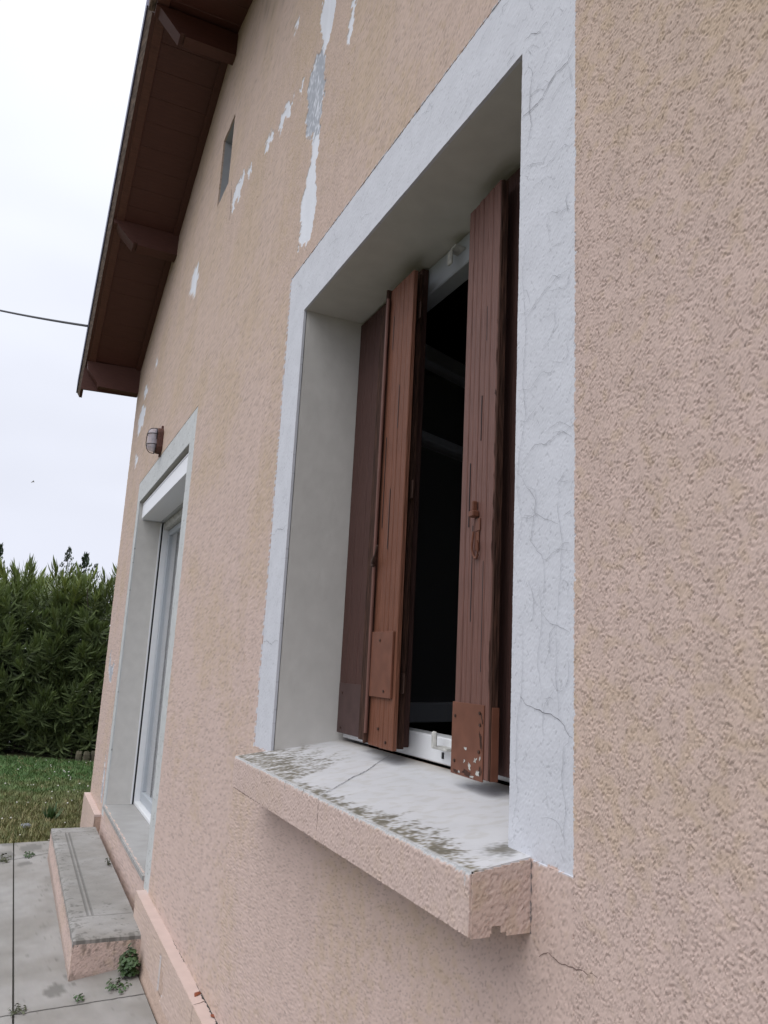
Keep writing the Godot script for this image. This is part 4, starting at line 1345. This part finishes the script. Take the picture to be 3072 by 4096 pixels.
func make_plants() -> void:
	var shoots := [oleander_shoot(21, 0.34, 5), oleander_shoot(27, 0.46, 6), oleander_shoot(18, 0.28, 7)]
	var leafy := green(Color(0.155, 0.205, 0.090), 0.36, 0.4)
	var bark := paint(Color(0.07, 0.055, 0.045), 0.9)
	var lab := [
		"dark green oleander shrub at the left end of the hedge, beyond the picture's edge",
		"dense oleander shrub with its foot in deep shade, at the picture's left edge",
		"tall oleander shrub in the middle of the hedge with narrow pale tips against the sky",
		"oleander shrub of the hedge standing closest to the corner of the house",
		"oleander shrub of the hedge standing behind the house corner"]
	var centres := [3.2, 1.55, 0.55, -0.45, -1.6]
	for k in 5:
		var cz: float = centres[k]
		var cx := hedge_front(cz) - 0.75
		var shrub := thing("oleander_shrub", lab[k], "shrub", v3(cx, -1.47, cz), "oleander shrubs of the hedge")
		var st := begin()
		for s in 9:
			var foot := Vector3(cx + rng.randf_range(-0.3, 0.3), -1.5 + UP, cz + rng.randf_range(-0.3, 0.3))
			var tip := foot + Vector3(rng.randf_range(-0.45, 0.45), rng.randf_range(1.6, 2.4), rng.randf_range(-0.5, 0.5))
			tube(st, PackedVector3Array([foot, foot.lerp(tip, 0.4) + Vector3(rng.randf_range(-0.06, 0.06), 0, rng.randf_range(-0.06, 0.06)), tip]), 0.018, 5, 0.007)
		part("stems", st.commit(), bark, shrub)
		for m in 3:
			var where := []
			var tints := []
			var count := 175 if k == 2 or k == 1 or k == 3 else 130
			for i in count + 60:
				# points in a rounded block, most of them near its skin
				var z := cz + rng.randf_range(-0.85, 0.85)
				var top: float = 1.10 + 0.10 * noises.mid.get_noise_2d(z * 0.25, k) - 0.25
				var y := lerpf(-1.42, top, pow(rng.randf(), 0.85))
				var depth := pow(rng.randf(), 1.6) * 1.5
				if i >= count:
					y = rng.randf_range(-1.45, -0.85)
					depth = rng.randf_range(0.1, 1.3)
				var bulge: float = 0.22 * sin(PI * clampf((y + 1.45) / 2.6, 0, 1)) + 0.14 * noises.mid.get_noise_2d(z * 0.2, y * 0.2)
				if y < -1.0:
					bulge -= 0.15
				var x := hedge_front(z) - 0.1 + bulge - depth
				var high := smoothstep(0.4, top, y)
				var lean := Vector3(lerpf(0.75, 0.12, high) * (1.0 if depth < 0.6 else 0.2), lerpf(0.55, 1.0, high), rng.randf_range(-0.4, 0.4)) + Vector3(rng.randf_range(-0.25, 0.25), 0, 0)
				var up := lean.normalized()
				var side := up.cross(Vector3(rng.randf_range(-1, 1), 0.1, rng.randf_range(-1, 1))).normalized()
				var b := Basis(side, up, side.cross(up)) * rng.randf_range(0.8, 1.2)
				where.append(Transform3D(b, v3(x, y, z) - up * 0.15))
				var g := rng.randf_range(0.75, 1.2)
				tints.append(Color(g, g, g).lerp(Color(g * 1.35, g * 1.25, g * 0.8), high * rng.randf()))
			foliage("foliage", shoots[m], leafy, where, tints, shrub)
	make_privet()
	make_grass()
	make_weeds()

func make_privet() -> void:
	var leafy := green(Color(0.045, 0.075, 0.035), 0.5, 0.25)
	var bark := paint(Color(0.06, 0.05, 0.04), 0.9)
	var spots := [[-13.5, 1.62, 0.12, 1.0, "leafy privet sapling with a pointed tip rising highest behind the hedge"], [-13.5, 1.54, -0.14, 0.8, "thin sapling with larger drooping leaves sticking up behind the hedge beside the pointed one"], [-13.5, 1.42, -0.32, 0.6, "short sapling tip just above the hedge nearest the house corner"], [-13.0, 1.50, 1.12, 1.2, "sapling with a dark broad leaf at the very left edge of the picture"]]
	for k in spots.size():
		var s = spots[k]
		var t := thing("sapling", s[4], "sapling", v3(s[0], -1.47, s[2]), "saplings behind the hedge")
		var foot := v3(s[0], -1.5, s[2])
		var tip := v3(s[0], s[1], s[2])
		var st := begin()
		tube(st, PackedVector3Array([foot, foot.lerp(tip, 0.5) + Vector3(0, 0, 0.03), tip]), 0.012, 5, 0.003)
		part("stem", st.commit(), bark, t)
		var lv := begin()
		var big: float = 0.085 if k == 1 or k == 3 else 0.048
		for i in (190 if k == 0 else 110):
			var f := pow(rng.randf(), 0.7)
			var at := foot.lerp(tip, lerpf(0.80, 1.0, f))
			var az := rng.randf() * TAU
			var reach := rng.randf_range(0.02, 0.26) * (1.04 - f)
			at += Vector3(cos(az), 0.3, sin(az)) * reach
			var b := Basis(Vector3.UP, az) * Basis(Vector3.RIGHT, rng.randf_range(0.5, 1.5))
			var sh := rng.randf_range(0.7, 1.2)
			leaf_blade(lv, Transform3D(b, at), big * rng.randf_range(0.7, 1.2), big * 0.45, 0.5, Color(sh, sh, sh), 2)
		part("leaves", lv.commit(), leafy, t)

func make_grass() -> void:
	var st := begin()
	for k in 7:
		var az := rng.randf() * TAU
		var b := Basis(Vector3.UP, az) * Basis(Vector3.RIGHT, rng.randf_range(0.1, 0.8))
		var at := Vector3(rng.randf_range(-0.03, 0.03), 0, rng.randf_range(-0.03, 0.03))
		var s := rng.randf_range(0.7, 1.25)
		leaf_blade(st, Transform3D(b, at), rng.randf_range(0.028, 0.060), rng.randf_range(0.004, 0.008), rng.randf_range(0.2, 0.9), Color(s, s, s), 2)
	var tuft := st.commit()
	var where := []
	var tints := []
	var patch := noise(0.9, 93, 3)
	while where.size() < 95000:
		var x := rng.randf_range(-12.6, -6.35) if where.size() < 60000 else rng.randf_range(-6.5, 1.0)
		var z := rng.randf_range(-1.6, 3.6) if where.size() < 60000 else rng.randf_range(1.18, 3.6)
		if x > -6.6 - 0.62 * (z - 0.3) and z > 0.0 and z < 1.17:
			continue
		if x > -7.06 and z < 0.06:
			continue
		if x < hedge_front(z) + 0.25:
			continue
		var dry := smoothstep(-10.6, -7.8, x + 1.6 * patch.get_noise_2d(x, z))
		var g := rng.randf_range(0.65, 1.25)
		var c := Color(0.090, 0.180, 0.046).lerp(Color(0.225, 0.205, 0.085), clampf(dry * rng.randf_range(0.45, 1.25), 0, 1)) * g
		if rng.randf() < 0.06:
			c = Color(0.30, 0.25, 0.12) * g
		where.append(Transform3D(Basis(Vector3.UP, rng.randf() * TAU) * rng.randf_range(0.7, 1.25), v3(x, -1.474, z)))
		tints.append(c)
	var m := green(Color.WHITE, 0.6, 0.3)
	var g := foliage("grass", tuft, m, where, tints, self)
	g.set_meta("label", "short lawn of patchy green and yellowed grass before the hedge")
	g.set_meta("category", "grass")
	# clover heads
	var sm := SphereMesh.new()
	sm.radius = 0.008
	sm.height = 0.014
	sm.radial_segments = 6
	sm.rings = 3
	where = []
	tints = []
	while where.size() < 190:
		var x := rng.randf_range(-11.4, -6.6)
		var z := rng.randf_range(-1.2, 3.2)
		if (x > -6.7 - 0.62 * (z - 0.3) and z > 0.0) or (x > -7.1 and z < 0.1) or x < hedge_front(z) + 0.3:
			continue
		if patch.get_noise_2d(x * 2.0, z * 2.0) < -0.1:
			continue
		where.append(Transform3D(Basis.IDENTITY * rng.randf_range(0.6, 1.2), v3(x, -1.405 + rng.randf_range(-0.02, 0.015), z)))
		tints.append(Color(0.62, 0.60, 0.55))
	var wm := tinted(0.8)
	var cl := foliage("clover_flowers", sm, wm, where, tints, self)
	cl.set_meta("label", "scattered small white clover heads over the lawn")
	cl.set_meta("category", "flowers")

func round_leaf(st: SurfaceTool, at: Vector3, r: float, n: Vector3, c: Color) -> void:
	var s := n.cross(Vector3(0.3, 0.2, 0.9)).normalized()
	var w := n.cross(s)
	var pts := []
	for k in 7:
		var a := TAU * k / 7.0
		pts.append(at + (s * cos(a) + w * sin(a)) * r * (1.0 + 0.18 * cos(3.0 * a)) + n * r * 0.15 * cos(2.0 * a))
	st.set_color(c)
	for k in range(1, 6):
		tri(st, pts[0], pts[k], pts[k + 1], n)

func weed(label: String, at: Vector3, tall: float, wide: float, count: int, size: float, c: Color, flat := 0.0) -> void:
	var t := thing("weed", label, "weed", at, "weeds in the joints of the paving")
	var st := begin()
	var sm := begin()
	for k in count:
		var az := rng.randf() * TAU
		var r := sqrt(rng.randf()) * wide
		var h := tall * rng.randf_range(0.15, 1.0) * (1.0 - 0.6 * r / maxf(wide, 0.01)) * (1.0 - flat)
		var p := at + Vector3(cos(az) * r, h + 0.006, sin(az) * r * 0.6)
		if p.z < 0.055:
			p.z = 0.055 + rng.randf() * 0.02
		var n := Vector3(cos(az) * 0.5 + rng.randf_range(-0.4, 0.4), 1.0, sin(az) * 0.5 + 0.3 + rng.randf_range(-0.4, 0.4)).normalized()
		var s := rng.randf_range(0.55, 1.35)
		round_leaf(st, p, size * rng.randf_range(0.6, 1.25), n, c * s)
		if k % 3 == 0:
			tube(sm, PackedVector3Array([at + Vector3(cos(az) * r * 0.3, 0.0, absf(sin(az)) * r * 0.3), p]), 0.0016, 4, 0.001)
	part("leaves", st.commit(), green(Color.WHITE, 0.55, 0.25), t)
	part("stems", sm.commit(), paint(Color(0.06, 0.07, 0.03), 0.8), t)

func make_weeds() -> void:
	var g := Color(0.045, 0.085, 0.028)
	var on := func(x: float, z: float) -> Vector3: return v3(x, ground(x, z), z)
	weed("bushy dark green weed in the corner between the doorstep and the plinth", on.call(-3.665, 0.10), 0.125, 0.065, 200, 0.011, g)
	weed("low trailing weed creeping from the big weed over the paving", on.call(-3.56, 0.15), 0.022, 0.085, 40, 0.007, g, 0.3)
	weed("small weed tuft in the cross joint of the paving, left of the trailing weed", on.call(-3.535, 0.30), 0.022, 0.035, 18, 0.006, g)
	weed("dry weed tuft in the cross joint at the picture's left edge, nearest the camera", on.call(-3.57, 0.52), 0.02, 0.06, 24, 0.006, Color(0.07, 0.08, 0.04))
	weed("tiny weed in the far joint of the paving beside the lawn", on.call(-6.19, 0.44), 0.035, 0.06, 26, 0.009, g)
	weed("straggly weed where the far joint meets the left picture edge", on.call(-6.2, 0.60), 0.05, 0.10, 36, 0.009, Color(0.06, 0.065, 0.03))
	# wisps growing in the crack behind the tread
	weed("wispy dry weed in the crack between the doorstep and the threshold wall", v3(-4.95, -1.19, 0.06), 0.06, 0.04, 22, 0.006, Color(0.06, 0.06, 0.035))
	# a rosette in the lawn
	var t := thing("plantain", "dark leafy rosette weed standing in the lawn near the doorstep", "weed", v3(-7.67, -1.46, 0.24))
	var st := begin()
	for k in 16:
		var b := Basis(Vector3.UP, k * 2.4) * Basis(Vector3.RIGHT, rng.randf_range(0.4, 1.2))
		var s := rng.randf_range(0.7, 1.2)
		leaf_blade(st, Transform3D(b, v3(-7.67, -1.46, 0.24)), rng.randf_range(0.10, 0.17), 0.035, 0.4, Color(s, s, s))
	part("leaves", st.commit(), green(Color(0.04, 0.085, 0.022), 0.5, 0.25), t)

func rock(c: Vector3, r: Vector3, seed_: int, c0: Color) -> ArrayMesh:
	var n := noise(1.0, seed_, 3)
	var us := lines(0.0, 1.0, even(0.07))
	var st := begin()
	var at := func(u: float, v: float) -> Vector3:
		var a := u * TAU
		var b := v * PI - PI / 2.0
		var d := Vector3(cos(a) * cos(b), sin(b), sin(a) * cos(b))
		var q := Vector3(signf(d.x) * pow(absf(d.x), 0.65), signf(d.y) * pow(absf(d.y), 0.65), signf(d.z) * pow(absf(d.z), 0.65))
		return c + q * r * (1.0 + 0.22 * n.get_noise_3dv(d * 2.2))
	for i in 14:
		for j in 8:
			var p: Vector3 = at.call(i / 14.0, j / 8.0)
			var q: Vector3 = at.call((i + 1) / 14.0, j / 8.0)
			var w: Vector3 = at.call((i + 1) / 14.0, (j + 1) / 8.0)
			var x: Vector3 = at.call(i / 14.0, (j + 1) / 8.0)
			var s := 1.0 + 0.5 * n.get_noise_3dv(p * 9.0)
			st.set_color(c0 * s)
			quad(st, p, q, w, x, (p + w) / 2.0 - c)
	return st.commit()

func make_small_things() -> void:
	var stone := tinted(0.95)
	var sl := ["mossy upright edging stone at the foot of the hedge, farthest left of the three", "mossy edging stone at the foot of the hedge, the middle one of three", "edging stone at the foot of the hedge half hidden by the house corner"]
	var sp := [[-11.62, -0.255], [-11.55, -0.345], [-11.58, -0.44]]
	for k in 3:
		var c := v3(sp[k][0], -1.40, sp[k][1])
		var t := thing("edging_stone", sl[k], "stone", Vector3(c.x, -1.47 + UP, c.z), "edging stones of the hedge bed")
		part("stone", rock(c, Vector3(0.05, 0.085, 0.043), 60 + k, Color(0.105, 0.095, 0.065)), stone, t)
	var g := thing("grey_stone", "small flat grey stone lying in the lawn near the paving", "stone", v3(-7.38, -1.46, 0.44))
	part("stone", rock(v3(-7.38, -1.455, 0.44), Vector3(0.06, 0.035, 0.05), 70, Color(0.16, 0.17, 0.19)), stone, g)
	# two dead leaves on the plinth ledge
	for k in 2:
		var p := v3([-2.79, -2.612][k], -1.079, 0.008)
		var t := thing("dead_leaf", ["curled rust coloured leaf on the plinth ledge, the farther one", "curled rust coloured leaf on the plinth ledge, the one nearest the bottom of the picture"][k], "leaf", p, "dead leaves on the plinth ledge")
		var st := begin()
		leaf_blade(st, Transform3D(Basis(Vector3.UP, 1.0 + k) * Basis(Vector3.RIGHT, 1.1), p), 0.034, 0.022, -0.6, Color.WHITE)
		part("blade", st.commit(), green(Color(0.22, 0.055, 0.02), 0.7, 0.2), t)
	# overhead cable, clipped to the verge
	var a := v3(-6.75, 2.735, 0.499)
	var b := v3(-9.6, 4.05, 2.2)
	var dir := (v3(-9.0, 3.656, 1.34) - a)
	var st2 := begin()
	var pts := PackedVector3Array()
	for k in 25:
		var f := k / 24.0
		var q := a + dir * f * 2.6
		q.y -= 0.12 * 4.0 * (f * 2.6 / 2.6) * (1.0 - f) * 0.4
		pts.append(q)
	tube(st2, pts, 0.011, 6)
	var cable := part("overhead_cable", st2.commit(), paint(Color(0.015, 0.015, 0.02), 0.6), self)
	cable.set_meta("label", "black overhead cable running from the verge of the roof out of the picture")
	cable.set_meta("category", "cable")
	# a small bird far off in the sky
	var c := v3(-30.0, 5.876, 0.918)
	var bird := thing("bird", "small distant bird gliding in the pale sky above the hedge", "bird", c)
	bird.scale = Vector3.ONE * 0.62
	var st3 := begin()
	tube(st3, PackedVector3Array([c + Vector3(0, -0.03, 0.09), c + Vector3(0, 0.0, 0.03), c + Vector3(0, 0.015, -0.05), c + Vector3(0, 0.02, -0.10)]), 0.028, 6, 0.012)
	part("body", st3.commit(), paint(Color(0.42, 0.42, 0.43), 0.8), bird)
	for s in [-1.0, 1.0]:
		var wst := begin()
		var w0 := c + Vector3(0, 0.01, 0)
		quad(wst, w0 + Vector3(0, 0, 0.04), w0 + Vector3(0, 0, -0.04), w0 + Vector3(s * 0.16, 0.05, -0.05), w0 + Vector3(s * 0.15, 0.05, 0.0), Vector3.UP)
		tri(wst, w0 + Vector3(s * 0.16, 0.05, -0.05), w0 + Vector3(s * 0.15, 0.05, 0.0), w0 + Vector3(s * 0.24, 0.03, -0.08), Vector3.UP)
		part("wing", wst.commit(), paint(Color(0.42, 0.42, 0.43), 0.8), bird)
